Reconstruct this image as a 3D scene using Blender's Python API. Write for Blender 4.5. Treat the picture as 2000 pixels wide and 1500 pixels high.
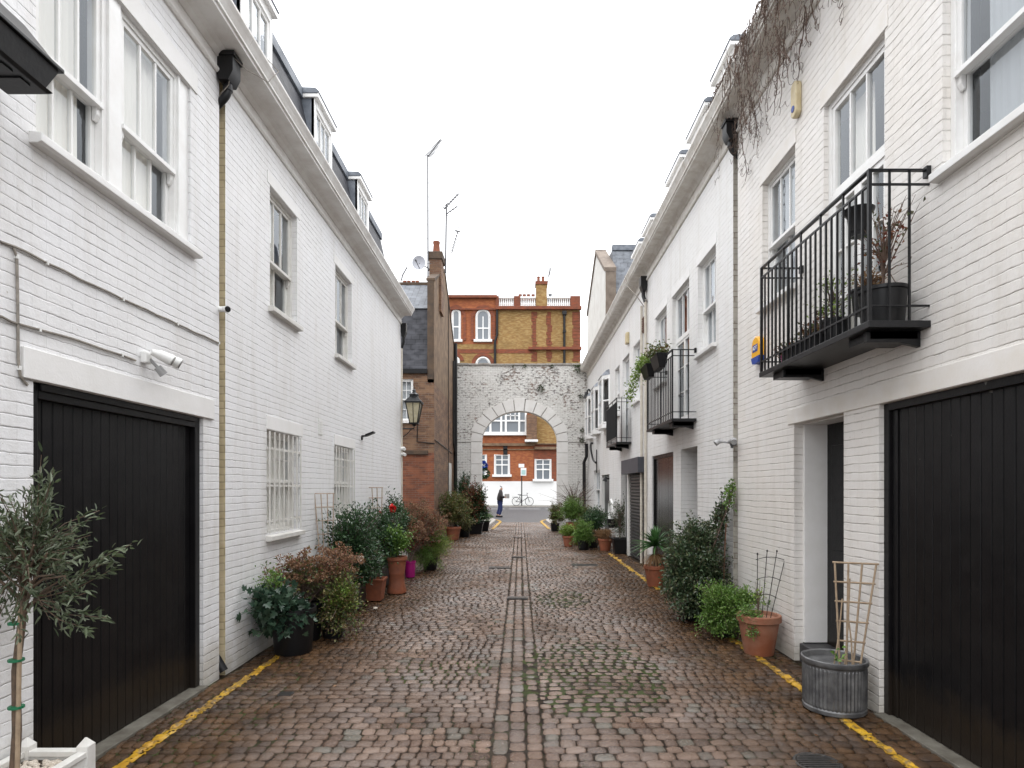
import bpy, math, random
import numpy as np
from mathutils import Vector
rnd = random.Random(7)
R = math.radians
S = bpy.context.scene
C = S.collection
for o in list(bpy.data.objects): bpy.data.objects.remove(o)

# ------------------------------------------------------------------ camera, sky, sun, exposure
F = 1170.0; VX = 1016.0; VY = 952.0; H = 1.7          # focal length (in 2000 px widths), vanishing point, eye height
cam = bpy.data.cameras.new('camera'); co = bpy.data.objects.new('camera', cam); C.objects.link(co)
cam.sensor_width = 36; cam.lens = 36*F/2000; cam.shift_x = -(VX-1000)/2000; cam.shift_y = (VY-750)/2000
cam.clip_end = 500; cam.clip_start = .05
co.location = (0, 0, H); co.rotation_euler = (R(90), 0, 0); S.camera = co

SUN_EL, SUN_AZ = 52, 200
w = bpy.data.worlds.new("World"); S.world = w; w.use_nodes = True
nt = w.node_tree; nt.nodes.clear()
out = nt.nodes.new('ShaderNodeOutputWorld'); bg = nt.nodes.new('ShaderNodeBackground')
sky = nt.nodes.new('ShaderNodeTexSky'); sky.sky_type = 'NISHITA'; sky.sun_disc = False
sky.sun_elevation = R(SUN_EL); sky.sun_rotation = R(SUN_AZ); sky.air_density = 1; sky.dust_density = 4; sky.ozone_density = 1
hs = nt.nodes.new('ShaderNodeHueSaturation'); hs.inputs['Saturation'].default_value = .12; hs.inputs['Value'].default_value = 1.0
mx = nt.nodes.new('ShaderNodeMix'); mx.data_type = 'RGBA'; mx.inputs[0].default_value = .75
mx.inputs[7].default_value = (16.0, 16.2, 16.6, 1)     # the even white layer of cloud over the clear sky
nt.links.new(sky.outputs[0], hs.inputs['Color']); nt.links.new(hs.outputs[0], mx.inputs[6])
tc = nt.nodes.new('ShaderNodeTexCoord'); sz = nt.nodes.new('ShaderNodeSeparateXYZ'); nt.links.new(tc.outputs['Generated'], sz.inputs[0])
gr = nt.nodes.new('ShaderNodeMapRange'); gr.inputs[1].default_value = 0; gr.inputs[2].default_value = 1; gr.inputs[3].default_value = .50; gr.inputs[4].default_value = 1.75; nt.links.new(sz.outputs[2], gr.inputs[0])   # overcast: brighter overhead than at the horizon
vm = nt.nodes.new('ShaderNodeVectorMath'); vm.operation = 'SCALE'; nt.links.new(mx.outputs[2], vm.inputs[0]); nt.links.new(gr.outputs[0], vm.inputs['Scale'])
nt.links.new(vm.outputs[0], bg.inputs[0]); bg.inputs[1].default_value = .15; nt.links.new(bg.outputs[0], out.inputs[0])
sl = bpy.data.lights.new('sun', 'SUN'); sl.energy = .55; sl.angle = R(35); sl.color = (1, .97, .93)
so = bpy.data.objects.new('sun', sl); C.objects.link(so); so.rotation_euler = (R(90-SUN_EL), 0, R(180-SUN_AZ+180)); so.location = (0, -10, 30)
S.view_settings.view_transform = 'Standard'; S.view_settings.look = 'None'; S.view_settings.exposure = 0.10; S.view_settings.gamma = 1
S.cycles.max_bounces = 8; S.cycles.transparent_max_bounces = 16

# ------------------------------------------------------------------ measuring helpers (metres on the real planes)
XL, XR = -2.69, 2.68
def SL(px): return -XL*F/(VX-px)
def ZL(px, py): return H+(VY-py)*(-XL)/(VX-px)
def SR(px): return XR*F/(px-VX)
def ZR(px, py): return H+(VY-py)*XR/(px-VX)
def U(px, Y): return (px-VX)*Y/F
def Zy(py, Y): return H+(VY-py)*Y/F
def G(px, py):
    Y = H*F/(py-VY); return (U(px, Y), Y)

# ------------------------------------------------------------------ materials
def mat(name, col=(.5, .5, .5), rough=.6, metal=0, spec=.5):
    m = bpy.data.materials.new(name); m.use_nodes = True
    b = m.node_tree.nodes['Principled BSDF']
    b.inputs['Base Color'].default_value = (*col, 1); b.inputs['Roughness'].default_value = rough
    b.inputs['Metallic'].default_value = metal; b.inputs['Specular IOR Level'].default_value = spec
    return m
class N:
    def __init__(s, m): s.t = m.node_tree; s.b = s.t.nodes['Principled BSDF']
    def n(s, ty, **k):
        x = s.t.nodes.new('ShaderNode'+ty)
        for a, v in k.items():
            if hasattr(x, a): setattr(x, a, v)
        return x
    def l(s, a, b): s.t.links.new(a, b)
    def math(s, op, a, b=0.0, c=None):
        x = s.n('Math', operation=op)
        for i, v in enumerate([a, b] if c is None else [a, b, c]):
            if isinstance(v, (int, float)): x.inputs[i].default_value = v
            else: s.l(v, x.inputs[i])
        return x.outputs[0]
    def noise(s, vec, scale, detail=4, rough=.55):
        x = s.n('TexNoise'); x.inputs['Scale'].default_value = scale; x.inputs['Detail'].default_value = detail; x.inputs['Roughness'].default_value = rough
        if vec is not None: s.l(vec, x.inputs['Vector'])
        return x.outputs[0]
    def ramp(s, fac, *stops):
        x = s.n('ValToRGB'); e = x.color_ramp.elements
        while len(e) < len(stops): e.new(.5)
        for i, (p, c) in enumerate(stops):
            e[i].position = p; e[i].color = (*c, 1) if isinstance(c, tuple) else (c, c, c, 1)
        s.l(fac, x.inputs[0]); return x.outputs[0]
    def mix(s, fac, a, b, bl='MIX'):
        x = s.n('Mix', data_type='RGBA', blend_type=bl)
        for i, v in ((0, fac), (6, a), (7, b)):
            if isinstance(v, tuple): x.inputs[i].default_value = (*v, 1)
            elif isinstance(v, (int, float)): x.inputs[i].default_value = v
            else: s.l(v, x.inputs[i])
        return x.outputs[2]
    def bump(s, h, strength=.3, dist=.01, nrm=None):
        x = s.n('Bump'); x.inputs['Strength'].default_value = strength; x.inputs['Distance'].default_value = dist
        s.l(h, x.inputs['Height'])
        if nrm is not None: s.l(nrm, x.inputs['Normal'])
        return x.outputs[0]
    def pos(s): return s.n('NewGeometry').outputs['Position']
def noisy(name, c1, c2, scale=8, rough=.6, bump=.2, metal=0, r2=None, bs=60, bd=.004, spec=.5):
    m = mat(name, c1, rough, metal, spec); n = N(m); p = n.pos()
    a = n.noise(p, scale, 6, .62)
    n.l(n.ramp(a, (.36, c1), (.66, c2)), n.b.inputs['Base Color'])
    if r2 is not None: n.l(n.ramp(n.noise(p, scale*2.3, 4), (.35, rough), (.7, r2)), n.b.inputs['Roughness'])
    if bump: n.l(n.bump(n.noise(p, bs, 4), bump, bd), n.b.inputs['Normal'])
    return m
def brick_uv(n, wob=.008, ws=2.0):
    g = n.n('NewGeometry'); sp = n.n('SeparateXYZ'); n.l(g.outputs['Position'], sp.inputs[0])
    sn = n.n('SeparateXYZ'); n.l(g.outputs['True Normal'], sn.inputs[0])
    ay = n.math('GREATER_THAN', n.math('ABSOLUTE', sn.outputs[1]), .6)
    az = n.math('GREATER_THAN', n.math('ABSOLUTE', sn.outputs[2]), .75)
    u = n.math('ADD', n.math('MULTIPLY', ay, sp.outputs[0]), n.math('MULTIPLY', n.math('SUBTRACT', 1, ay), sp.outputs[1]))
    v = n.math('ADD', n.math('MULTIPLY', az, sp.outputs[0]), n.math('MULTIPLY', n.math('SUBTRACT', 1, az), sp.outputs[2]))
    q = n.noise(g.outputs['Position'], ws, 3)
    v = n.math('ADD', v, n.math('MULTIPLY', n.math('SUBTRACT', q, .5), wob*2))
    q2 = n.noise(g.outputs['Position'], 9, 3)
    v = n.math('ADD', v, n.math('MULTIPLY', n.math('SUBTRACT', q2, .5), wob*2.2))
    cb = n.n('CombineXYZ'); n.l(u, cb.inputs[0]); n.l(v, cb.inputs[1])
    return cb.outputs[0], g.outputs['Position'], sp
def bricktex(n, vec, c1, c2, cm, bw, rh, ms, sm=.1, off=.5, bias=0.0):
    b = n.n('TexBrick'); b.offset = off
    for k, v in (('Color1', c1), ('Color2', c2), ('Mortar', cm)): b.inputs[k].default_value = (*v, 1)
    b.inputs['Scale'].default_value = 1; b.inputs['Mortar Size'].default_value = ms; b.inputs['Mortar Smooth'].default_value = sm
    b.inputs['Bias'].default_value = bias; b.inputs['Brick Width'].default_value = bw; b.inputs['Row Height'].default_value = rh
    n.l(vec, b.inputs['Vector']); return b
def painted_brick(name, col, col2, joint, dirt=(.45, .42, .36), warm=None):
    m = mat(name, col, .42); n = N(m); uv, p, sp = brick_uv(n)
    b = bricktex(n, uv, col, col2, joint, .2, .0672, .0032, .45)
    su = n.n('SeparateXYZ'); n.l(uv, su.inputs[0]); fr_ = n.math('FRACT', n.math('DIVIDE', su.outputs[1], .0672))
    bed = n.ramp(fr_, (.0, .9), (.035, 1.0), (.085, .25), (.16, 0.0), (.965, 0.0), (1.0, .9))
    # bed joints: shade under bricks put into the colour, broken where paint fills them
    pst = n.n('Mapping'); pst.inputs['Scale'].default_value = (3.2, 3.2, 14); n.l(p, pst.inputs[0])
    gap = n.ramp(n.noise(pst.outputs[0], 1.5, 5, .75), (.46, .0), (.70, .85))
    base = n.mix(n.math('MULTIPLY', bed, gap), b.outputs['Color'] if False else col, joint)
    base = n.mix(n.math('MULTIPLY', b.outputs['Fac'], .10), base, joint)
    base = n.mix(n.ramp(n.noise(p, 5, 4), (.4, 0.0), (.7, .5)), base, n.mix(.12, base, (.35, .33, .30)))
    stain = n.ramp(n.noise(p, .9, 6, .65), (.42, 0.0), (.80, .32))
    base = n.mix(stain, base, warm or (col[0]*.93, col[1]*.9, col[2]*.84))
    ms_ = n.n('Mapping'); ms_.inputs['Scale'].default_value = (5, 5, .55); n.l(p, ms_.inputs[0])
    base = n.mix(n.ramp(n.noise(ms_.outputs[0], 1.0, 6, .7), (.48, 0.0), (.78, .5)), base, (col[0]*.72, col[1]*.68, col[2]*.62))
    hz = n.math('ADD', sp.outputs[2], n.math('MULTIPLY', n.noise(p, 3.5, 6, .7), -.9))
    foot = n.ramp(n.math('ADD', hz, .5), (.10, .75), (.42, 0.0))
    base = n.mix(foot, base, dirt)
    chips = n.ramp(n.noise(p, 34, 3, .5), (.735, 0.0), (.755, .8))
    base = n.mix(chips, base, (.42, .38, .33))
    n.l(base, n.b.inputs['Base Color'])
    h = n.math('ADD', n.math('SUBTRACT', 1, n.math('ADD', n.math('MULTIPLY', bed, n.math('ADD', gap, .35)), n.math('MULTIPLY', b.outputs['Fac'], .22))), n.math('MULTIPLY', n.noise(p, 26, 5, .65), .6))
    nb = n.bump(h, .85, .0075)
    n.l(n.bump(n.noise(p, 150, 3), .18, .003, nb), n.b.inputs['Normal'])
    n.l(n.ramp(n.noise(p, 12, 3), (.3, .34), (.7, .55)), n.b.inputs['Roughness'])
    return m
def raw_brick(name, c1, c2, cm, var, bw=.2, rh=.0672, ms=.006, rough=.85, vs=2.2):
    m = mat(name, c1, rough); n = N(m); uv, p, sp = brick_uv(n, .004)
    b = bricktex(n, uv, c1, c2, cm, bw, rh, ms, .2)
    sc = n.n('Mapping'); sc.inputs['Scale'].default_value = (1/bw*.5, 1/bw*.5, 1/rh*.5); n.l(p, sc.inputs[0])
    per = n.noise(sc.outputs[0], 1.0, 1)
    base = n.mix(n.ramp(per, (.45, 0.0), (.62, .8)), b.outputs['Color'], var)
    base = n.mix(n.ramp(n.noise(p, vs, 5, .6), (.45, 0.0), (.75, .55)), base, tuple(x*.45 for x in c1))
    n.l(base, n.b.inputs['Base Color'])
    n.l(n.bump(n.math('ADD', n.math('SUBTRACT', 1, b.outputs['Fac']), n.math('MULTIPLY', n.noise(p, 45, 3), .6)), .6, .006), n.b.inputs['Normal'])
    return m
M = {}
M['wall_a'] = painted_brick('white_painted_brick', (.80, .80, .81), (.76, .76, .77), (.40, .40, .41))
M['wall_r1'] = painted_brick('cream_painted_brick', (.79, .765, .735), (.75, .725, .695), (.40, .37, .33), warm=(.72, .62, .49))
M['wall_r2'] = painted_brick('white_painted_brick_right', (.79, .785, .775), (.75, .745, .735), (.40, .39, .38))
M['render'] = noisy('white_render', (.81, .80, .79), (.76, .75, .73), 5, .5, .25)
M['render_cream'] = noisy('cream_render', (.79, .765, .735), (.73, .69, .63), 4, .55, .25)
M['cornice'] = noisy('cornice_paint', (.80, .79, .77), (.66, .63, .60), 4, .55, .2)
M['cornice_r'] = noisy('weathered_cornice_paint', (.78, .76, .72), (.60, .56, .50), 6, .6, .3)
M['white'] = noisy('white_gloss_paint', (.82, .82, .81), (.76, .75, .73), 6, .28, .08)
M['white_dull'] = noisy('off_white_paint', (.70, .69, .66), (.60, .58, .54), 8, .4, .1)
M['tan'] = raw_brick('tan_return_brick', (.62, .52, .33), (.55, .45, .27), (.40, .33, .20), (.64, .54, .36))
M['tan_r'] = raw_brick('beige_return_brick', (.52, .49, .43), (.46, .43, .38), (.24, .2, .16), (.55, .52, .45))
M['black'] = noisy('black_paint', (.0045, .0042, .005), (.008, .0075, .008), 7, .28, .25, r2=.42, spec=.24)
_n = N(M['black']); _p = _n.pos(); _sp = _n.n('SeparateXYZ'); _n.l(_p, _sp.inputs[0]); _c = _n.b.inputs['Base Color'].links[0].from_socket
_c = _n.mix(_n.ramp(_n.noise(_p, 13, 5, .5), (.745, 0.0), (.76, .8)), _c, (.20, .19, .18))
_c = _n.mix(_n.ramp(_n.math('ADD', _sp.outputs[2], _n.math('MULTIPLY', _n.noise(_p, 6, 5, .7), -.5)), (.0, .75), (.16, 0.0)), _c, (.020, .015, .011))
_n.l(_c, _n.b.inputs['Base Color'])
M['iron'] = noisy('black_iron', (.005, .0055, .007), (.012, .012, .013), 25, .38, .2, spec=.35)
M['plastic'] = mat('black_plastic', (.008, .008, .009), .42, 0, .35)
M['plasticw'] = mat('white_plastic', (.78, .78, .76), .35)
M['cream'] = noisy('yellowed_plastic', (.62, .53, .34), (.50, .40, .22), 9, .45, .05)
M['lead'] = noisy('lead_sheet', (.10, .115, .14), (.20, .22, .25), 5, .5, .15, r2=.65)
M['concrete'] = noisy('concrete', (.28, .27, .24), (.16, .15, .12), 9, .8, .4)
M['stone'] = noisy('kerb_granite', (.36, .34, .31), (.22, .20, .18), 9, .75, .3)
M['asphalt'] = noisy('asphalt', (.06, .06, .064), (.045, .045, .048), 14, .45, .5, r2=.7, bs=130)
M['terracotta'] = noisy('terracotta', (.27, .082, .036), (.18, .06, .032), 7, .65, .25, r2=.8)
M['terracotta_pale'] = noisy('lime_bloomed_terracotta', (.23, .072, .032), (.30, .15, .095), 3.5, .7, .3)
M['zinc'] = noisy('old_zinc', (.085, .085, .088), (.20, .20, .20), 9, .45, .3, metal=.55, r2=.6)
M['soil'] = noisy('soil', (.035, .024, .016), (.07, .05, .03), 30, .9, .8, bd=.02)
M['bark'] = noisy('bark', (.13, .085, .055), (.07, .05, .035), 30, .8, .5)
M['twig'] = noisy('grey_brown_twig', (.15, .105, .08), (.08, .05, .04), 30, .8, .2)
M['vine'] = noisy('dead_creeper', (.075, .043, .031), (.17, .115, .085), 12, .75, .2)
M['lattice'] = noisy('weathered_lath', (.36, .27, .18), (.25, .18, .12), 20, .75, .3)
M['lattice_pale'] = noisy('pale_lath', (.46, .38, .30), (.34, .25, .19), 20, .75, .3)
M['silver'] = noisy('silvery_plastic', (.42, .42, .42), (.30, .30, .31), 20, .35, .1)
M['matt_black'] = mat('matt_black_screen', (.008, .008, .009), .8, 0, .15)
M['box_grey'] = noisy('blue_grey_steel', (.040, .043, .055), (.055, .058, .07), 6, .5, .1)
M['curtain_grey'] = mat('grey_blind', (.40, .41, .42), .85)
M['cane'] = noisy('dark_cane', (.12, .06, .04), (.2, .11, .07), 20, .6, .2)
M['cable'] = noisy('grey_cable', (.16, .14, .12), (.30, .27, .23), 20, .5, .1)
M['magenta'] = mat('magenta_glaze', (.35, .01, .16), .3)
M['yellowp'] = mat('yellow_plastic', (.85, .42, .01), .35)
M['bluep'] = mat('blue_print', (.01, .05, .30), .4)
M['whiteprint'] = mat('white_print', (.8, .8, .8), .4)
M['pebble'] = noisy('pebbles', (.45, .38, .30), (.65, .60, .53), 60, .6, .2)
M['galv'] = mat('dull_galvanised_metal', (.10, .10, .105), .6, .1)
M['skin'] = mat('skin', (.42, .24, .17), .55)
M['denim'] = mat('denim', (.012, .022, .09), .8)
M['jacket'] = mat('dark_brown_jacket', (.022, .016, .016), .7)
M['hair'] = mat('dark_hair', (.018, .012, .01), .6)
M['paper'] = mat('grey_paper', (.45, .44, .42), .7)
M['lampglass'] = noisy('aged_lamp_glass', (.52, .47, .33), (.42, .37, .24), 12, .25, .05)
M['pipew'] = noisy('cream_pipe_paint', (.62, .58, .50), (.5, .45, .38), 8, .45, .1)
def sheet_glass(name, tint=(.98, .99, 1.0)):
    m = bpy.data.materials.new(name); m.use_nodes = True; t = m.node_tree; t.nodes.clear()
    o = t.nodes.new('ShaderNodeOutputMaterial'); mixs = t.nodes.new('ShaderNodeMixShader'); tr = t.nodes.new('ShaderNodeBsdfTransparent')
    gl = t.nodes.new('ShaderNodeBsdfGlossy'); gl.inputs['Roughness'].default_value = .02; lw = t.nodes.new('ShaderNodeLayerWeight'); lw.inputs[0].default_value = .5; pw = t.nodes.new('ShaderNodeMath'); pw.operation = 'POWER'; pw.inputs[1].default_value = 3.6; t.links.new(lw.outputs['Facing'], pw.inputs[0]); fr = t.nodes.new('ShaderNodeMath'); fr.operation = 'MULTIPLY_ADD'; fr.inputs[1].default_value = .85; fr.inputs[2].default_value = .07; t.links.new(pw.outputs[0], fr.inputs[0])
    tr.inputs[0].default_value = (.94*tint[0], .95*tint[1], .95*tint[2], 1); gl.inputs[0].default_value = (.80, .84, .88, 1)
    ns = t.nodes.new('ShaderNodeTexNoise'); ns.inputs['Scale'].default_value = 3.5; bp = t.nodes.new('ShaderNodeBump'); bp.inputs['Strength'].default_value = .12; bp.inputs['Distance'].default_value = .02
    g = t.nodes.new('ShaderNodeNewGeometry'); t.links.new(g.outputs['Position'], ns.inputs['Vector'])
    t.links.new(ns.outputs[0], bp.inputs['Height']); t.links.new(bp.outputs[0], gl.inputs['Normal'])
    t.links.new(fr.outputs[0], mixs.inputs[0]); t.links.new(tr.outputs[0], mixs.inputs[1]); t.links.new(gl.outputs[0], mixs.inputs[2]); t.links.new(mixs.outputs[0], o.inputs[0])
    return m
M['glass'] = sheet_glass('window_glass')
M['curtain'] = mat('net_curtain', (.88, .83, .75), .85)
M['dark'] = mat('painted_room_shade', (.03, .03, .032), .8)  # near-black colour standing in for the shade inside unlit rooms
M['brown_brick'] = raw_brick('brown_stock_brick', (.17, .085, .048), (.10, .052, .032), (.18, .145, .11), (.24, .14, .08))
M['red_brick'] = raw_brick('red_brown_brick', (.21, .068, .034), (.13, .045, .026), (.17, .13, .10), (.27, .10, .05))
M['brown_render'] = noisy('old_brown_render', (.22, .145, .085), (.11, .068, .042), 3.0, .85, .5)
M['dark_coping'] = noisy('sooty_coping', (.10, .065, .04), (.055, .04, .03), 4, .85, .4)
M['orange_brick'] = raw_brick('orange_brick', (.34, .095, .032), (.26, .07, .026), (.24, .10, .055), (.40, .14, .05), vs=.6)
M['deep_red_brick'] = raw_brick('deep_red_brick', (.21, .06, .028), (.16, .045, .022), (.15, .08, .05), (.26, .07, .03), vs=.6)
M['yellow_brick'] = raw_brick('yellow_stock_brick', (.34, .20, .06), (.26, .14, .045), (.22, .14, .07), (.40, .27, .11), vs=.9)
M['far_white'] = noisy('far_white_wall', (.80, .80, .80), (.76, .76, .75), 1, .6, 0)
def slate(name, c1, c2):
    m = mat(name, c1, .6, 0, .2); n = N(m); uv, p, sp = brick_uv(n, .003)
    b = bricktex(n, uv, c1, c2, tuple(x*.35 for x in c1), .26, .17, .006, .1)
    sc = n.n('Mapping'); sc.inputs['Scale'].default_value = (3.8, 3.8, 5.9); n.l(p, sc.inputs[0])
    n.l(n.mix(n.ramp(n.noise(sc.outputs[0], 1, 1), (.4, 0.0), (.65, .8)), b.outputs['Color'], tuple(x*1.6 for x in c2)), n.b.inputs['Base Color'])
    n.l(n.bump(n.math('SUBTRACT', 1, b.outputs['Fac']), .7, .01), n.b.inputs['Normal']); return m
M['slate'] = slate('dark_slate', (.034, .035, .042), (.048, .049, .056))
M['slate_light'] = slate('light_slate', (.17, .18, .20), (.13, .14, .155))
def worn_white():
    m = mat('worn_white_brick', (.66, .65, .61), .7); n = N(m); uv, p, sp = brick_uv(n, .012, 2)
    b = bricktex(n, uv, (.78, .77, .74), (.70, .69, .66), (.44, .42, .39), .2, .0672, .006, .4)
    sc = n.n('Mapping'); sc.inputs['Scale'].default_value = (7, 7, 15); n.l(p, sc.inputs[0])
    per = n.noise(sc.outputs[0], 1.0, 5, .72); big = n.noise(p, .8, 5, .6)
    up = n.ramp(n.math('MULTIPLY', sp.outputs[2], .15), (.25, -.02 if False else 0.0), (.85, .075))
    mask = n.ramp(n.math('ADD', n.math('ADD', per, n.math('MULTIPLY', n.math('SUBTRACT', big, .5), .5)), up), (.595, 0.0), (.665, .9))
    base = n.mix(mask, b.outputs['Color'], n.ramp(n.noise(p, 3, 3), (.45, (.10, .085, .075)), (.72, (.24, .13, .08))))
    n.l(base, n.b.inputs['Base Color'])
    n.l(n.bump(n.math('ADD', n.math('SUBTRACT', 1, b.outputs['Fac']), n.math('MULTIPLY', n.noise(p, 25, 4), .8)), .9, .012), n.b.inputs['Normal']); return m
M['worn'] = worn_white()
M['voussoir'] = noisy('painted_stone', (.78, .77, .75), (.70, .68, .65), 3, .6, .3)

def leafmat(name, *cols, rough=.42, tr=.25):
    m = mat(name, cols[0], rough); n = N(m)
    g = n.n('NewGeometry'); k = len(cols)
    c = n.ramp(g.outputs['Random Per Island'], *[((i+.5)/k, cols[i]) for i in range(k)])
    n.l(c, n.b.inputs['Base Color'])
    o = [x for x in n.t.nodes if x.type == 'OUTPUT_MATERIAL'][0]
    t = n.n('BsdfTranslucent'); n.l(c, t.inputs[0]); ms = n.n('MixShader'); ms.inputs[0].default_value = tr
    n.l(n.b.outputs[0], ms.inputs[1]); n.l(t.outputs[0], ms.inputs[2]); n.l(ms.outputs[0], o.inputs[0]); return m
LF = dict(
 olive=leafmat('olive_leaves', (.050, .072, .035), (.10, .125, .068), (.20, .23, .16), (.075, .10, .045), rough=.5),
 camellia=leafmat('camellia_leaves', (0.026, 0.065, 0.026), (0.043, 0.094, 0.035), (0.065, 0.131, 0.051), (0.029, 0.058, 0.029), rough=.25),
 jasmine=leafmat('jasmine_leaves', (0.029, 0.058, 0.026), (0.058, 0.094, 0.043), (0.080, 0.131, 0.058), (0.043, 0.051, 0.029), (0.131, 0.145, 0.072), rough=.3),
 ivy=leafmat('ivy_leaves', (0.030, 0.060, 0.040), (0.045, 0.085, 0.055), (0.07, 0.12, 0.075), rough=.25),
 bright=leafmat('bright_leaves', (0.087, 0.189, 0.029), (0.145, 0.261, 0.043), (0.072, 0.145, 0.029), (0.189, 0.290, 0.072)),
 lime=leafmat('lime_leaves', (0.189, 0.290, 0.043), (0.290, 0.377, 0.087), (0.116, 0.217, 0.029)),
 mixed=leafmat('mixed_leaves', (0.072, 0.116, 0.029), (0.131, 0.174, 0.043), (0.174, 0.087, 0.043), (0.051, 0.087, 0.029), (0.232, 0.203, 0.072)),
 dead=leafmat('dead_hydrangea', (.21, .10, .05), (.13, .055, .03), (.30, .16, .085), (.36, .23, .14), rough=.7),
 redbrown=leafmat('red_brown_leaves', (.20, .05, .03), (.12, .04, .02), (.26, .10, .045), (.07, .06, .02), (.05, .07, .02), rough=.5),
 dry=leafmat('dry_straw', (.30, .17, .08), (.22, .11, .05), (.36, .24, .12), rough=.7),
 redflower=mat('red_petals', (.62, .02, .015), .5), whiteflower=mat('white_petals', (.75, .68, .60), .5),
 strap=leafmat('strap_leaves', (.05, .13, .04), (.09, .19, .06), (.06, .15, .05), rough=.35),
 moss=leafmat('moss_tufts', (.045, .075, .02), (.065, .095, .025), (.03, .05, .014), rough=.8))

# ------------------------------------------------------------------ object helpers
def wloc(o):
    v = Vector(o.location)
    while o.parent: o = o.parent; v = v+Vector(o.location)
    return v
def tag(o, label=None, cat=None, group=None, kind=None):
    for k, v in (('label', label), ('category', cat), ('group', group), ('kind', kind)):
        if v: o[k] = v
    return o
def thing(name, label, cat, loc=(0, 0, 0), group=None):
    o = bpy.data.objects.new(name, None); o.empty_display_size = .2; C.objects.link(o); o.location = loc
    return tag(o, label, cat, group)
class MB:
    def __init__(s): s.v = []; s.f = []; s.m = []; s.cur = 0; s.np = []
    def q(s, *p):
        b = len(s.v); s.v += [tuple(x) for x in p]; s.f.append(tuple(range(b, b+len(p)))); s.m.append(s.cur)
    def hexa(s, p):                                   # 8 corners: bottom ring then top ring
        b = len(s.v); s.v += [tuple(x) for x in p]
        for f in ((0, 3, 2, 1), (4, 5, 6, 7), (0, 1, 5, 4), (1, 2, 6, 5), (2, 3, 7, 6), (3, 0, 4, 7)): s.f.append(tuple(b+i for i in f)); s.m.append(s.cur)
    def box(s, x0, x1, y0, y1, z0, z1): s.hexa([(x0, y0, z0), (x1, y0, z0), (x1, y1, z0), (x0, y1, z0), (x0, y0, z1), (x1, y0, z1), (x1, y1, z1), (x0, y1, z1)])
    def tube(s, pts, r, n=6, cap=True):
        pts = [Vector(p) for p in pts]; k = len(pts)
        rs = r if isinstance(r, (list, tuple)) else [r]*k
        b = len(s.v); prev = None
        for i, p in enumerate(pts):
            d = (pts[min(i+1, k-1)]-pts[max(i-1, 0)])
            d = d.normalized() if d.length > 1e-9 else Vector((0, 0, 1))
            a = (Vector((0, 0, 1)) if abs(d.z) < .9 else Vector((1, 0, 0))) if prev is None else prev
            u = (a-d*a.dot(d)); u = u.normalized() if u.length > 1e-6 else d.orthogonal().normalized(); prev = u; w_ = d.cross(u)
            for j in range(n):
                t = 2*math.pi*j/n; s.v.append(tuple(p+(u*math.cos(t)+w_*math.sin(t))*rs[i]))
        for i in range(k-1):
            for j in range(n):
                a0 = b+i*n+j; a1 = b+i*n+(j+1) % n; s.f.append((a0, a1, a1+n, a0+n)); s.m.append(s.cur)
        if cap:
            s.f.append(tuple(b+j for j in range(n))[::-1]); s.m.append(s.cur)
            s.f.append(tuple(b+(k-1)*n+j for j in range(n))); s.m.append(s.cur)
    def lathe(s, cx, cy, prof, n=28, flute=0, sq=False):
        b = len(s.v)
        for (r, z) in prof:
            for j in range(n):
                t = 2*math.pi*(j+(.5 if sq else 0))/n; rr = r*(1.4142 if sq else 1)
                if flute and j % 2: rr -= flute
                s.v.append((cx+rr*math.cos(t), cy+rr*math.sin(t), z))
        for i in range(len(prof)-1):
            for j in range(n):
                a0 = b+i*n+j; a1 = b+i*n+(j+1) % n; s.f.append((a0, a1, a1+n, a0+n)); s.m.append(s.cur)
        s.f.append(tuple(b+j for j in range(n))[::-1]); s.m.append(s.cur)
        s.f.append(tuple(b+(len(prof)-1)*n+j for j in range(n))); s.m.append(s.cur)
    def arrays(s, V, Fc): s.np.append((V, Fc))         # numpy verts (n,3) and faces (k,m)
    def build(s, name, mats, parent=None, smooth=False, bevel=0):
        if not isinstance(mats, (list, tuple)): mats = [mats]
        me = bpy.data.meshes.new(name); V = s.v; Fs = s.f
        if s.np:
            V = [tuple(x) for x in V]; Fs = list(Fs)
            for (a, fc) in s.np:
                b = len(V); V += a.tolist(); Fs += (fc+b).tolist() if isinstance(fc, np.ndarray) else [tuple(b+i for i in x) for x in fc]
        if parent:
            L = wloc(parent); V = [(x[0]-L.x, x[1]-L.y, x[2]-L.z) for x in V]
        me.from_pydata(V, [], Fs); me.update()
        for m in mats: me.materials.append(m)
        if len(mats) > 1:
            for i, k in enumerate(s.m): me.polygons[i].material_index = k
        if smooth: me.polygons.foreach_set('use_smooth', [True]*len(me.polygons))
        o = bpy.data.objects.new(name, me); C.objects.link(o)
        if parent: o.parent = parent
        if bevel:
            bv = o.modifiers.new('bevel', 'BEVEL'); bv.width = bevel; bv.segments = 2; bv.limit_method = 'ANGLE'; bv.angle_limit = R(40)
        if smooth: me.set_sharp_from_angle(angle=R(38))
        return o
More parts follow.
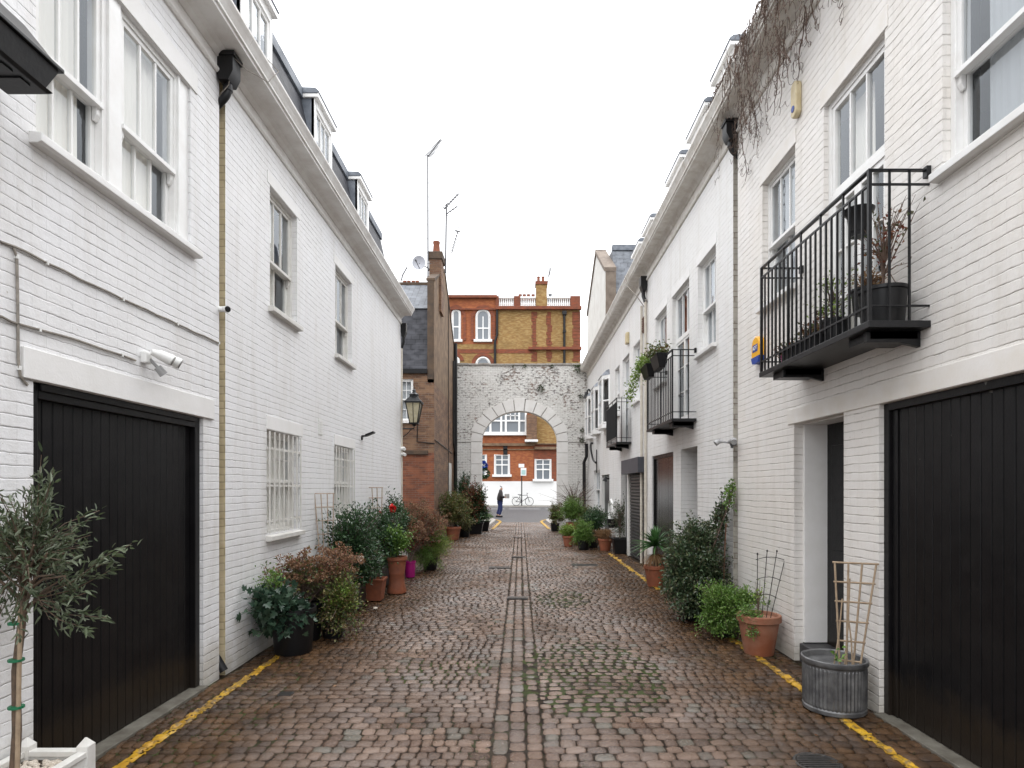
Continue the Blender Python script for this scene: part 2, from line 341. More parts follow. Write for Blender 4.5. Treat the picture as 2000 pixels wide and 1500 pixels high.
class Fr:                                             # a facade plane: u along it, o outwards, z up
    def __init__(s, f): s.P = f
    def box(s, mb, u0, u1, o0, o1, z0, z1):
        P = s.P; mb.hexa([P(u0, o0, z0), P(u1, o0, z0), P(u1, o1, z0), P(u0, o1, z0), P(u0, o0, z1), P(u1, o0, z1), P(u1, o1, z1), P(u0, o1, z1)])
    def prism(s, mb, prof, u0, u1):                   # closed (o,z) profile swept along u
        b = len(mb.v); n = len(prof)
        for u in (u0, u1): mb.v += [tuple(s.P(u, o, z)) for o, z in prof]
        for i in range(n): mb.f.append((b+i, b+(i+1) % n, b+n+(i+1) % n, b+n+i)); mb.m.append(mb.cur)
        mb.f.append(tuple(range(b, b+n))[::-1]); mb.m.append(mb.cur); mb.f.append(tuple(range(b+n, b+2*n))); mb.m.append(mb.cur)
FL = Fr(lambda u, o, z: (XL+o, u, z))
FR_ = Fr(lambda u, o, z: (XR-o, u, z))
def FY(y): return Fr(lambda u, o, z: (u, y-o, z))
def FX(x, s=1): return Fr(lambda u, o, z: (x+s*o, u, z))
def facade(mb, fr, u0, u1, z0, z1, ops):
    us = sorted({u0, u1, *[c for o in ops for c in o[:2]]}); zs = sorted({z0, z1, *[c for o in ops for c in o[2:4]]})
    us = [u for u in us if u0 <= u <= u1]; zs = [z for z in zs if z0 <= z <= z1]
    for i in range(len(us)-1):
        for j in range(len(zs)-1):
            cu = (us[i]+us[i+1])/2; cz = (zs[j]+zs[j+1])/2
            if any(o[0] < cu < o[1] and o[2] < cz < o[3] for o in ops): continue
            mb.q(fr.P(us[i], 0, zs[j]), fr.P(us[i+1], 0, zs[j]), fr.P(us[i+1], 0, zs[j+1]), fr.P(us[i], 0, zs[j+1]))
    for o in ops:
        a, b, c, d = o[:4]; dp = o[4] if len(o) > 4 else .2
        for (p, q) in (((a, c), (a, d)), ((b, c), (b, d)), ((a, d), (b, d)), ((a, c), (b, c))):
            mb.q(fr.P(p[0], 0, p[1]), fr.P(q[0], 0, q[1]), fr.P(q[0], -dp, q[1]), fr.P(p[0], -dp, p[1]))
def bars(fr, mb, a, b, c, d, o0, o1, sw, cols, rows, gb=.018, bot=None):
    bw = bot or sw
    fr.box(mb, a, a+sw, o0, o1, c, d); fr.box(mb, b-sw, b, o0, o1, c, d)
    fr.box(mb, a+sw, b-sw, o0+.001, o1-.001, d-sw, d); fr.box(mb, a+sw, b-sw, o0+.001, o1-.001, c, c+bw)
    for i in range(1, cols):
        u = a+sw+(b-a-2*sw)*i/cols; fr.box(mb, u-gb/2, u+gb/2, o0+.004, o1-.003, c+bw, d-sw)
    for j in range(1, rows):
        z = c+bw+(d-c-bw-sw)*j/rows; fr.box(mb, a+sw, b-sw, o0+.006, o1-.005, z-gb/2, z+gb/2)
def curtain(fr, mb, a, b, c, d, o, amp=.014, wl=.06):
    n = max(4, int((b-a)/(wl/6))); ph = rnd.random()*6; base = len(mb.v)
    for i in range(n+1):
        u = a+(b-a)*i/n; t = u/wl*6.283+ph; oo = o+amp*math.sin(t+.8*math.sin(t*.37)); k = .7+.3*math.sin(t*.21)
        mb.v.append(fr.P(u, o+amp*.4*k, d)); mb.v.append(fr.P(u, oo*1 if k else o, c))
        if i: q = base+2*i; mb.f.append((q-2, q, q+1, q-1)); mb.m.append(mb.cur)
def sash(root, fr, u0, u1, z0, z1, mz, rec=.08, top=(3, 1), bot=(3, 1), sill=True, drape=(0, 1), wm='white', label=None, sillpad=.04, side=1, room=True):
    f = MB(); fw = .04
    fr.box(f, u0, u0+fw, -rec-.1, -rec, z0, z1); fr.box(f, u1-fw, u1, -rec-.1, -rec, z0, z1)
    fr.box(f, u0+fw, u1-fw, -rec-.1, -rec-.001, z1-fw, z1); fr.box(f, u0+fw, u1-fw, -rec-.1, -rec+.012, z0, z0+.03)
    a, b = u0+fw, u1-fw
    bars(fr, f, a, b, mz, z1-fw, -rec-.045, -rec-.012, .036, top[0], top[1], bot=.04)
    bars(fr, f, a, b, z0+.03, mz+.035, -rec-.085, -rec-.05, .036, bot[0], bot[1], bot=.05)
    fr.box(f, a, b, -rec-.046, -rec+.012, mz-.004, mz+.03)
    for u in (a, b-.036):                              # sash horns
        fr.prism(f, [(-rec-.044, mz-.003), (-rec-.012, mz-.003), (-rec-.012, mz-.05), (-rec-.03, mz-.09), (-rec-.044, mz-.09)], u, u+.036)
    w_ = f.build('window', M[wm], root, bevel=.003)
    if label: w_['label'] = label
    g = MB(); g.q(fr.P(a+.03, -rec-.028, mz), fr.P(b-.03, -rec-.028, mz), fr.P(b-.03, -rec-.028, z1-fw), fr.P(a+.03, -rec-.028, z1-fw))
    g.q(fr.P(a+.03, -rec-.068, z0+.04), fr.P(b-.03, -rec-.068, z0+.04), fr.P(b-.03, -rec-.068, mz+.02), fr.P(a+.03, -rec-.068, mz+.02))
    g.build('glass', M['glass'], w_)
    if drape:
        c = MB(); curtain(fr, c, a+(b-a)*drape[0], a+(b-a)*drape[1], z0+.02, z1-.03, -rec-.10, .007); c.build('curtain', M['curtain' if fr is FL else 'curtain_grey'], w_, smooth=True)
    if room:
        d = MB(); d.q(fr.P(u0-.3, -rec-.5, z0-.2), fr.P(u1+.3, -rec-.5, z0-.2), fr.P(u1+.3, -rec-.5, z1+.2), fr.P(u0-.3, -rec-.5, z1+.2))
        d.q(fr.P(u0-.3, -rec-.5, z1+.2), fr.P(u1+.3, -rec-.5, z1+.2), fr.P(u1+.01, -rec-.09, z1+.002), fr.P(u0-.01, -rec-.09, z1+.002)); d.build('room_shade_sheet', M['dark'], w_)  # dark sheet behind the glass, painted in place of the room's shade
    if sill:
        s = MB(); fr.prism(s, [(-rec-.02, z0-.005), (.065, z0-.02), (.065, z0-.07), (.03, z0-.075), (-rec-.02, z0-.075)], u0-sillpad, u1+sillpad)
        s.build('sill', M['white' if wm == 'white' else 'white_dull'], w_, bevel=.004)
    return w_
def lintel(root, fr, u0, u1, z0, z1, m='render', out=.008):
    b = MB(); fr.box(b, u0, u1, -.05, out, z0+.003, z1); return b.build('lintel', M[m], root, bevel=.004)
def boards(root, fr, u0, u1, z0, z1, o, w_=.088, name='garage_door', m='black', label=None):
    b = MB(); n = round((u1-u0)/w_); w_ = (u1-u0)/n
    for i in range(n):
        a = u0+i*w_; c = a+w_; jo = rnd.uniform(-.0012, .0012); g = .006
        fr.prism(b, [(o-.03, z0), (o-.03, z1), (o-.02, z1), (o-.02, z0)], a, c)
        P = fr.P; oo = o+jo
        b.q(P(a+g, oo, z0), P(c-g, oo, z0), P(c-g, oo, z1), P(a+g, oo, z1))
        b.q(P(a, oo-.012, z0), P(a+g, oo, z0), P(a+g, oo, z1), P(a, oo-.012, z1)); b.q(P(c-g, oo, z0), P(c, oo-.012, z0), P(c, oo-.012, z1), P(c-g, oo, z1))
    d = b.build(name, M[m], root)
    if label: d['label'] = label
    return d
def cornice(root, fr, u0, u1, zs, m, ob=.23, ot=.31, h=.16, cove=.10, string=None, end=True):
    b = MB(); prof = [(0, zs-cove), (.02, zs-cove), (.05, zs-cove*.35), (.09, zs), (ob, zs+.003), (ob, zs+.03), (ob+.02, zs+.035), (ob+.02, zs+.055), ((ob+ot)/2+.01, zs+h*.62), (ot, zs+h*.85), (ot, zs+h), (-.1, zs+h+.02), (-.1, zs-cove)]
    fr.prism(b, prof, u0, u1)
    if string: fr.prism(b, [(-.01, string), (.018, string), (.032, string+.02), (.032, string+.035), (.012, string+.05), (.012, zs-cove-.001), (-.01, zs-cove-.001)], u0, u1)
    return b.build('cornice', M[m], root, bevel=.003)
def smooth_path(P, k=6):
    P = [Vector(p) for p in P]; out = []
    for i in range(len(P)-1):
        a, b_, c, d = P[max(i-1, 0)], P[i], P[i+1], P[min(i+2, len(P)-1)]
        for j in range(k): t = j/k; out.append(.5*((2*b_)+(c-a)*t+(2*a-5*b_+4*c-d)*t*t+(3*b_-a-3*c+d)*t**3))
    return out+[P[-1]]
def hopper(root, fr, u, zt, slot_u, zpipe):
    h = MB(); fr.prism(h, [(.0, zt-.16), (.0, zt), (.15, zt), (.15, zt-.16), (.11, zt-.24), (.02, zt-.24)], u-.03, u+.12)
    fr.box(h, u-.04, u+.13, -.005, .165, zt-.03, zt+.01)
    p = fr.P
    h.tube(smooth_path([p(u+.045, .075, zt-.22), p(u+.045, .07, zt-.30), p(u+.04, .045, zt-.36), p((slot_u+u+.045)/2, -.02, zt-.42), p(slot_u, -.08, zt-.48), p(slot_u, -.10, zt-.56)])+[Vector(p(slot_u, -.10, zpipe))], .034, 12)
    h.tube([p(u+.045, .07, zt-.27), p(u+.045, .07, zt-.30)], .042, 12)
    for z in np.arange(zpipe+.3, zt-.5, 1.5): h.tube([p(slot_u, -.10, z), p(slot_u, -.10, z+.06)], .041, 12)
    return h
def dormer(root, fr, u0, u1, of, zb, zt, zroof_o, label=None):
    b = MB(); P = fr.P                                  # cheeks clad in lead
    for u in (u0, u1-.03): fr.prism(b, [(of-.01, zb), (of-.01, zt), (zroof_o-.4, zt), (zroof_o-.1, zb)], u, u+.03)
    d = b.build('dormer', M['lead'], root)
    if label: d['label'] = label
    r = MB(); fr.prism(r, [(of+.07, zt+.045), (of+.07, zt+.06), (of+.02, zt+.10), (zroof_o-.5, zt+.13), (zroof_o-.5, zt+.02), (of+.05, zt+.02)], u0-.04, u1+.04); r.build('dormer_roof', M['lead'], d, bevel=.008)
    f = MB(); fw = .07; fr.box(f, u0-.03, u1+.03, of-.3, of+.06, zt-.03, zt+.045)
    fr.box(f, u0, u0+fw, of-.05, of, zb, zt); fr.box(f, u1-fw, u1, of-.05, of, zb, zt); fr.box(f, u0+fw, u1-fw, of-.05, of+.01, zt-.14, zt)
    bars(fr, f, u0+fw, u1-fw, zb+.3, zt-.14, of-.045, of-.01, .04, 3, 1); fr.box(f, u0+fw, u1-fw, of-.05, of+.02, zb, zb+.3)
    f.build('dormer_window', M['white'], d, bevel=.003)
    g = MB(); g.q(P(u0+fw, of-.03, zb+.3), P(u1-fw, of-.03, zb+.3), P(u1-fw, of-.03, zt-.14), P(u0+fw, of-.03, zt-.14)); g.build('glass', M['glass'], d)
    c = MB(); curtain(fr, c, u0+fw, u1-fw, zb+.3, zt-.14, of-.12); c.build('curtain', M['curtain'], d)
    return d
def body(root, fr, u0, u1, zt, depth=6, m='render', front_gap=.25):
    b = MB(); fr.box(b, u0+.01, u1-.01, -depth-.1, -depth, 0, zt); fr.box(b, u0+.01, u0+.08, -depth, -front_gap, 0, zt); fr.box(b, u1-.08, u1-.01, -depth, -.002, 0, zt)
    fr.box(b, u0+.01, u1-.01, -depth, -.12, zt-.12, zt); return b.build('rear_walls', M[m], root)
def mansard(root, fr, u0, u1, o0, z0, o1, z1, depth=6, m='slate'):
    b = MB(); fr.prism(b, [(o0, z0), (o1, z1), (o1-.08, z1+.03), (-depth, z1+.25), (-depth, z0)], u0, u1); return b.build('roof', M[m], root)
def railing(root, fr, u0, u1, o, zf, zr, nf, ns, brackets, panel=False):
    b = MB(); fr.box(b, u0-.02, u1+.02, .002, o+.015, zf-.045, zf)
    for u in brackets:
        fr.prism(b, [(.003, zf-.046), (.003, zf-.15), (o*.35, zf-.12), (o-.03, zf-.12), (o-.03, zf-.046)], u-.02, u+.02)
        fr.box(b, u-.02, u+.24, .02, o-.05, zf-.10, zf-.046)
    base = b.build('balcony', M['iron'], root, bevel=.003)
    r = MB(); z2 = zr-.095; z3 = zf+.10; t = .007
    fr.box(r, u0-.012, u1+.012, o-.02, o+.012, zr-.008, zr+.004)
    fr.box(r, u0, u1, o-t, o+t, z2-t, z2+t); fr.box(r, u0, u1, o-t, o+t, z3-t, z3+t)
    for u in (u0, u1):
        fr.box(r, u-.012, u+.012, .0, o-.02, zr-.009, zr+.003); fr.box(r, u-t, u+t, -.005, o, z2-t+.001, z2+t-.001); fr.box(r, u-t, u+t, -.005, o, z3-t+.001, z3+t-.001)
        for k in range(1, ns): oo = o*k/ns; fr.box(r, u-t*.9, u+t*.9, oo-t*.9, oo+t*.9, zf, zr-.009)
        fr.box(r, u-.02, u+.02, 0, .03, zr-.05, zr+.02)
    for k in range(nf+1):
        u = u0+(u1-u0)*k/nf; tt = .011 if k in (0, nf) else .0068; fr.box(r, u-tt, u+tt, o-tt, o+tt, zf, (zr-.009) if (k % 4 == 0 or k == nf) else z2-t)
    r.build('railing', M['iron'], base)
    if panel: r = MB(); fr.box(r, u0+.02, u1-.02, o+.009, o+.02, z3+.02, z2-.02); r.build('screen_panel', M['matt_black'], base)
    return base

# ================================================================== THE GROUND
g = MB(); g.q((-150, -30, -.05), (150, -30, -.05), (150, 250, -.05), (-150, 250, -.05))
gm = noisy('earth', (.09, .08, .07), (.06, .055, .05), 1, .9, 0)
tag(g.build('ground', gm), kind='structure')
# joints between the setts: damp grit with moss in patches
jm = mat('joint_grit', (.05, .04, .03), .55, 0, .12); n = N(jm); p = n.pos(); sp = n.n('SeparateXYZ'); n.l(p, sp.inputs[0])
moss = n.ramp(n.noise(p, .9, 6, .65), (.50, 0.0), (.60, 1.0)); fine = n.ramp(n.noise(p, 9, 4, .7), (.47, 0.0), (.55, 1.0))
def patch(n, sp, x, y, rx, ry):
    dx = n.math('MULTIPLY', n.math('SUBTRACT', sp.outputs[0], x), 1/rx); dy = n.math('MULTIPLY', n.math('SUBTRACT', sp.outputs[1], y), 1/ry)
    return n.math('SUBTRACT', 1, n.math('ADD', n.math('POWER', n.math('ABSOLUTE', dx), 2), n.math('POWER', n.math('ABSOLUTE', dy), 2)))
pa = n.math('MAXIMUM', patch(n, sp, .62, 5.6, .75, 1.3), n.math('MAXIMUM', patch(n, sp, .65, 9.2, .42, .75), n.math('MAXIMUM', patch(n, sp, -.75, 5.6, .6, .5), patch(n, sp, -2.3, 4.6, .5, 1.6))))
pm = n.math('MAXIMUM', n.math('MULTIPLY', moss, .5), n.ramp(pa, (.0, 0.0), (.25, 1.0)))
n.l(n.mix(n.math('MULTIPLY', n.math('MULTIPLY', pm, fine), .6), n.ramp(n.noise(p, 14, 4), (.4, (.014, .009, .006)), (.6, (.034, .024, .016))), (.050, .075, .018)), n.b.inputs['Base Color'])
n.l(n.bump(n.noise(p, 60, 4), .8, .01), n.b.inputs['Normal']); n.l(n.ramp(n.noise(p, 2.1, 3), (.4, .6), (.65, .9)), n.b.inputs['Roughness'])
# the setts themselves
sm = mat('granite_sett', (.15, .1, .08), .4); n = N(sm); p = n.pos(); geo = n.n('NewGeometry'); sp = n.n('SeparateXYZ'); n.l(p, sp.inputs[0])
c = n.ramp(geo.outputs['Random Per Island'], (.0, (.050, .031, .022)), (.14, (.105, .062, .043)), (.34, (.130, .082, .056)), (.52, (.112, .080, .066)), (.70, (.175, .115, .083)), (.84, (.205, .140, .106)), (.90, (.085, .062, .054)), (.98, (.12, .115, .095)))
c = n.mix(n.ramp(n.noise(p, 55, 5, .7), (.40, 0.0), (.72, .5)), c, (.21, .14, .10))
c = n.mix(n.ramp(n.noise(p, 1.1, 5, .6), (.44, 0.0), (.70, .6)), c, (.040, .023, .014))
wet = n.ramp(n.noise(p, .75, 5, .6), (.38, 0.0), (.62, 1.0))
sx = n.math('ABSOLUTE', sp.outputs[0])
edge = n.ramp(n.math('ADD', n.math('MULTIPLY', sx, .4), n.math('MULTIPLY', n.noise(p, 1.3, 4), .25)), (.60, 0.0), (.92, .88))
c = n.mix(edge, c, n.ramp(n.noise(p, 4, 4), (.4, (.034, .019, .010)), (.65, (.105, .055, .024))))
n.l(c, n.b.inputs['Base Color'])
rr = n.ramp(n.math('ADD', n.math('MULTIPLY', wet, -.18), n.math('MULTIPLY', n.noise(p, 40, 3), .5)), (.04, .08), (.40, .36))
n.l(rr, n.b.inputs['Roughness']); n.l(n.bump(n.noise(p, 34, 7, .75), .8, .014), n.b.inputs['Normal']); n.l(n.ramp(n.math('ADD', wet, n.math('MULTIPLY', edge, -.75)), (.0, .16), (.80, .85)), n.b.inputs['Specular IOR Level'])
ym = mat('worn_yellow_paint', (.62, .36, .01), .5); n = N(ym); p = n.pos()
n.l(n.mix(n.ramp(n.math('ADD', n.noise(p, 26, 5, .75), n.math('MULTIPLY', n.math('SUBTRACT', n.noise(p, 2.2, 3), .5), .5)), (.47, 0.0), (.60, .9)), n.ramp(n.noise(p, 5, 3), (.35, (.56, .33, .012)), (.65, (.40, .21, .012))), (.12, .08, .035)), n.b.inputs['Base Color'])
n.l(n.bump(n.noise(p, 38, 6, .7), .5, .008), n.b.inputs['Normal'])
rs = np.random.RandomState(3)
SV = []; SF = []; YV = []; YF = []; nv = [0, 0]
def lvl(x, y): return .005*np.sin(x*4.3+y*2.9)*np.sin(y*3.7-x*1.9)+.009*np.sin(x*1.7+.6*y)*np.sin(y*.83+x)+.012*np.minimum(1, np.abs(x)/2.2)**2
def sett(x0, x1, y0, y1, k, crown=.008, lines=True):
    j = .006; cs = np.array([[x0, y0], [x1, y0], [x1, y1], [x0, y1]])+rs.uniform(-j, j, (4, 2))
    t = np.concatenate(([0, .09], np.linspace(.3, .7, max(k-4, 1)), [.91, 1])) if k > 4 else np.array([0, .2, .8, 1.0]) if k == 4 else np.array([0, .5, 1.0])
    kk = len(t); uu, vv = np.meshgrid(t, t)
    P = (cs[0]*(1-uu[..., None])*(1-vv[..., None])+cs[1]*uu[..., None]*(1-vv[..., None])+cs[2]*uu[..., None]*vv[..., None]+cs[3]*(1-uu[..., None])*vv[..., None])
    # round the corners
    cxy = cs.mean(0); corner = (np.abs(uu-.5)*2)**4*(np.abs(vv-.5)*2)**4; P = P-(P-cxy)*(.17*corner)[..., None]
    e = np.maximum(np.abs(uu-.5), np.abs(vv-.5))*2
    z = lvl(P[..., 0], P[..., 1])+rs.uniform(-.004, .004)+((uu-.5)*rs.uniform(-.007, .007)+(vv-.5)*rs.uniform(-.007, .007))*(1 if k > 4 else .5)-crown*e**5-.0035*((uu-.5)**2+(vv-.5)**2)*4+rs.normal(0, .0014, uu.shape)
    V = np.dstack((P, z)).reshape(-1, 3); ids = np.arange(kk*kk).reshape(kk, kk)
    q = np.stack((ids[:-1, :-1], ids[:-1, 1:], ids[1:, 1:], ids[1:, :-1]), -1).reshape(-1, 4)
    ring = np.concatenate((ids[0, :-1], ids[:-1, -1], ids[-1, :0:-1], ids[:0:-1, 0])); low = V[ring].copy(); low[:, 2] -= .03; low[:, :2] += (low[:, :2]-cxy)*.06
    m = len(ring); li = kk*kk+np.arange(m); sk = np.stack((ring, li, np.roll(li, -1), np.roll(ring, -1)), -1)
    b = nv[0]; SV.append(np.vstack((V, low))); SF.append(np.vstack((q, sk))+b); nv[0] += kk*kk+m
    if lines:
        for X0, Y0, Y1 in LINES:
            xc = (x0+x1)/2; yc = (y0+y1)/2
            if abs(xc-X0(yc)) < .13 and Y0 < yc < Y1:
                cf = V[q].mean(1); keep = (np.abs(cf[:, 0]-X0(yc)) < .040) & (rs.rand(len(cf)) > .07)
                if keep.any():
                    W = V.copy(); W[:, 2] += .0035; qq = q[keep]; YV.append(W); YF.append(qq+nv[1]); nv[1] += len(W)
LINES = [(lambda y: -2.45+.004*y, 3.0, 6.9), (lambda y: 2.385-.004*y, 3.0, 7.3), (lambda y: 2.30-.001*y+.0, 9.9, 15.3)]
def mossy(x, y): return ((x-.66)/.62)**2+((y-5.5)/1.05)**2 < 1 or .5 < ((x-.65)/.42)**2+((y-9.2)/.72)**2 < 1.1 or ((x+.72)/.5)**2+((y-5.6)/.5)**2 < 1
y = 1.3
while y < 29.15:
    d = rs.uniform(.088, .113); k = 7 if y < 6.5 else (5 if y < 11 else (4 if y < 17 else 3))
    for (a, b) in ((-2.66, -.19), (.155, 2.66)):
        x = a+rs.uniform(-.04, .02)
        while x < b-.03:
            w_ = rs.uniform(.08, .128)*(1+.28*math.sin(x*2.1+y*.9)*math.sin(y*1.3-x))
            if b-(x+w_) < .05: w_ = b-x
            sag = .016*math.sin(x*1.3+y*.5)+.006*math.sin(x*4.1+y*2.3)
            gap = (.0042 if rs.rand() > .2 else .009)+(.008 if mossy(x, y) else 0)
            sett(max(x, a)+gap/2, x+w_-gap/2, y+sag+gap/2, y+d+sag-gap/2, k if abs((a+b)/2) < 9 else 4); x += w_
    y += d
for x0, x1 in ((-.184, -.079), (-.078, .036), (.043, .152)):   # the three lines of longer stones down the middle
    y = 1.3
    while y < 29.1:
        d = rs.uniform(.10, .21); sett(x0+.002, x1-.002, y+.002, y+d-.002, 7 if y < 8 else 4, crown=.008, lines=False); y += d
def np_obj(name, V, Fc, m, smooth=True, parent=None):
    me = bpy.data.meshes.new(name); nvv = len(V); nf = len(Fc); k = Fc.shape[1]
    if parent is not None: L = wloc(parent); V = V-np.array([L.x, L.y, L.z])
    me.vertices.add(nvv); me.vertices.foreach_set('co', V.astype(np.float32).ravel()); me.loops.add(nf*k); me.loops.foreach_set('vertex_index', Fc.astype(np.int32).ravel())
    me.polygons.add(nf); me.polygons.foreach_set('loop_start', np.arange(0, nf*k, k, dtype=np.int32)); me.update(calc_edges=True); me.validate()
    if smooth: me.polygons.foreach_set('use_smooth', np.ones(nf, bool))
    me.materials.append(m); o = bpy.data.objects.new(name, me); C.objects.link(o)
    if parent is not None: o.parent = parent
    return o
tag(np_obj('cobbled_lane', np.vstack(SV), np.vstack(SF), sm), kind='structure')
for X0, Y0, Y1 in LINES:                                # the paint also lies in the joints
    yy_ = np.arange(Y0, Y1, .02); uu_ = np.linspace(-.035, .035, 6); A, B_ = np.meshgrid(uu_, yy_); X_ = A+X0(B_)+rs.normal(0, .003, A.shape); W = np.dstack((X_, B_, lvl(X_, B_)-.0055)).reshape(-1, 3)
    i_ = np.arange(len(W)).reshape(A.shape); q_ = np.stack((i_[:-1, :-1], i_[:-1, 1:], i_[1:, 1:], i_[1:, :-1]), -1).reshape(-1, 4); q_ = q_[rs.rand(len(q_)) > .12]; YV.append(W); YF.append(q_+nv[1]); nv[1] += len(W)
tag(np_obj('yellow_line', np.vstack(YV), np.vstack(YF), ym), kind='structure')
ny = 560; nx = 110; gx, gy = np.meshgrid(np.linspace(-2.75, 2.75, nx), np.linspace(1.0, 29.2, ny)); gz = lvl(gx, gy)-.015+.007*(np.minimum(((gx-.66)/.66)**2+((gy-5.5)/1.15)**2, ((gx-.65)/.42)**2+((gy-9.2)/.72)**2) < 1)+.003*(np.abs(gx+.017) < .18)
ids = np.arange(nx*ny).reshape(ny, nx)
tag(np_obj('lane_joints', np.dstack((gx, gy, gz)).reshape(-1, 3), np.stack((ids[:-1, :-1], ids[:-1, 1:], ids[1:, 1:], ids[1:, :-1]), -1).reshape(-1, 4), jm), kind='structure')
b = MB(); b.box(-90, 90, 29.2, 51.5, -.06, -.004); tag(b.build('road', M['asphalt']), kind='structure')
b = MB(); b.box(-90, 90, 51.7, 53.9, -.05, .10); tag(b.build('far_pavement', M['concrete']), kind='structure')
b = MB(); b.box(-90, 90, 51.5, 51.7, -.05, .11); tag(b.build('far_kerb', M['stone']), kind='structure')
b = MB()
for (x0, x1) in ((-12, -1.2), (-.9, 1.6), (2.0, 12)): b.q((x0, 47.2, .0005), (x1, 47.2, .0005), (x1, 47.5, .0005), (x0, 47.5, .0005))
tag(b.build('white_line', M['far_white']), kind='structure')
def corner(sgn):                                     # pavement turning out of the mews mouth
    X0 = 1.36 if sgn < 0 else 1.42; pts = [(X0, 24.35)]
    for t in np.linspace(0, 1, 12): a = t*math.pi/2; pts.append((X0-.15+ (1-math.cos(a))*2.6, 29.3+math.sin(a)*4.3))
    ins = [(sgn*x, y) for x, y in pts]
    def ring(off, za, zb, off2, m, name, close=False):
        b = MB()
        for i in range(len(ins)-1):
            (ax, ay), (bx, by) = ins[i], ins[i+1]; dx, dy = bx-ax, by-ay; L = math.hypot(dx, dy); nx_, ny_ = (-dy/L, dx/L)
            if nx_*sgn < 0: nx_, ny_ = -nx_, -ny_
            p = [(ax+nx_*off, ay+ny_*off), (bx+nx_*off, by+ny_*off), (bx+nx_*off2, by+ny_*off2), (ax+nx_*off2, ay+ny_*off2)]
            if za is None: b.q(*[(x, y, zb) for x, y in p])
            else: b.hexa([(x, y, za) for x, y in p]+[(x, y, zb) for x, y in p])
        return tag(b.build(name, m), kind='structure')
    ring(0, -.05, .10, .14, M['stone'], 'kerb'); ym2 = M['yellow_flat']
    ring(-.30, None, .012, -.17, ym2, 'yellow_line')
    b = MB(); far = [(sgn*14, 33.6), (sgn*14, 24.35)]; poly = [(x+sgn*.14, y) for x, y in ins]+far
    b.v = [(x, y, .095) for x, y in poly]+[(x, y, -.05) for x, y in poly]; k = len(poly); b.f = [tuple(range(k))]+[(i, (i+1) % k, k+(i+1) % k, k+i) for i in range(k)]; b.m = [0]*(k+1)
    tag(b.build('pavement', M['concrete']), kind='structure')
M['yellow_flat'] = ym
corner(-1); corner(1)
# garage thresholds and gutters of plain concrete along both walls
M['sill_dirty'] = noisy('dirty_concrete', (.15, .14, .115), (.07, .06, .045), 7, .75, .4)
for fr, a, c in ((FL, SL(65), SL(397)), (FR_, 2.4, SR(1717))):
    b = MB(); fr.box(b, a, c, -.09, .045, -.05, .022); tag(b.build('threshold_strip', M['sill_dirty'], bevel=.006), kind='structure')

# ================================================================== LEFT TERRACE
Ya, Yb, Yc, Yd = 1.2, SL(428), SL(440), SL(783)
L1 = thing('terraced_house', 'white painted brick house nearest on the left, with the tall black boarded garage door', 'house', (XL-1, Ya, 0))
L2 = thing('terraced_house', 'white painted brick house on the left with two barred ground floor windows behind the pots', 'house', (XL-1, Yc, 0))
gz1 = 2.29; w0, w1 = SL(70), SL(372)
b = MB(); facade(b, FL, Ya, Yb, -.05, 5.6, [(SL(65), SL(397), -.05, gz1, .14), (w0, w1, 3.66, 4.96, .12)]); b.q(FL.P(Yb, 0, -.05), FL.P(Yb, 0, 5.6), FL.P(Yb, -.2, 5.6), FL.P(Yb, -.2, -.05)); b.build('wall', M['wall_a'], L1)
lintel(L1, FL, SL(40), SL(415), gz1, 2.462, 'render', .02); lintel(L1, FL, w0-.25, SL(384), 4.96, 5.12, 'render', .012)
b = MB(); FL.box(b, SL(65)-.001, SL(65)+.07, -.13, -.03, 0, gz1); FL.box(b, SL(397)-.07, SL(397)+.001, -.13, -.03, 0, gz1); FL.box(b, SL(65)+.07, SL(397)-.07, -.13, -.028, gz1-.09, gz1); FL.box(b, SL(65)+.07, SL(397)-.07, -.03, -.012, gz1-.045, gz1-.002)
gd = boards(L1, FL, SL(65)+.07, SL(397)-.07, .03, gz1-.09, -.075, .083); b.build('door_frame', M['black'], gd, bevel=.004)
m1 = (SL(217), SL(240))
sash(L1, FL, w0, m1[0], 3.66, 4.96, 4.16, rec=.03, drape=(0, .82), sill=False); sash(L1, FL, m1[1], w1-.13, 3.66, 4.96, 4.16, rec=.03, drape=(0, .8), sill=False)
b = MB(); FL.box(b, m1[0], m1[1], -.12, -.012, 3.66, 4.96); b.build('window_mullion', M['white'], L1, bevel=.003)
b = MB(); FL.box(b, w1-.13, w1, -.12, -.02, 3.66, 4.96); FL.box(b, w1-.15, w1-.13, -.12, -.01, 3.66, 4.96)
wm_ = b.build('window_post', M['white'], L1, bevel=.003)
b = MB(); FL.prism(b, [(-.03, 3.66), (.07, 3.645), (.07, 3.60), (.05, 3.59), (-.03, 3.59)], SL(56), SL(381)); b.build('sill', M['white'], L1, bevel=.004)
b = MB(); b.q(FL.P(Yc, 0, -.05), FL.P(Yc, 0, 5.5), FL.P(Yc, -.3, 5.5), FL.P(Yc, -.3, -.05)); b.build('return_brick', M['tan'], L2)
b = MB(); b.q(FL.P(Yb, -.19, -.05), FL.P(Yc, -.19, -.05), FL.P(Yc, -.19, 5.6), FL.P(Yb, -.16, 5.6)); b.build('slot_back', M['tan'], L2)
ow = [(SL(527), SL(580)), (SL(655), SL(687))]; lw = [(SL(521), SL(585)), (SL(653), SL(690))]
b = MB(); facade(b, FL, Yc, Yd, -.05, 5.6, [(a, c, 3.66, 4.95, .12) for a, c in ow]+[(a, c, 1.2, 2.32, .12) for a, c in lw])
b.q(FL.P(Yd, 0, -.05), FL.P(Yd, -6, -.05), FL.P(Yd, -6, 5.6), FL.P(Yd, 0, 5.6)); b.build('wall', M['wall_a'], L2)
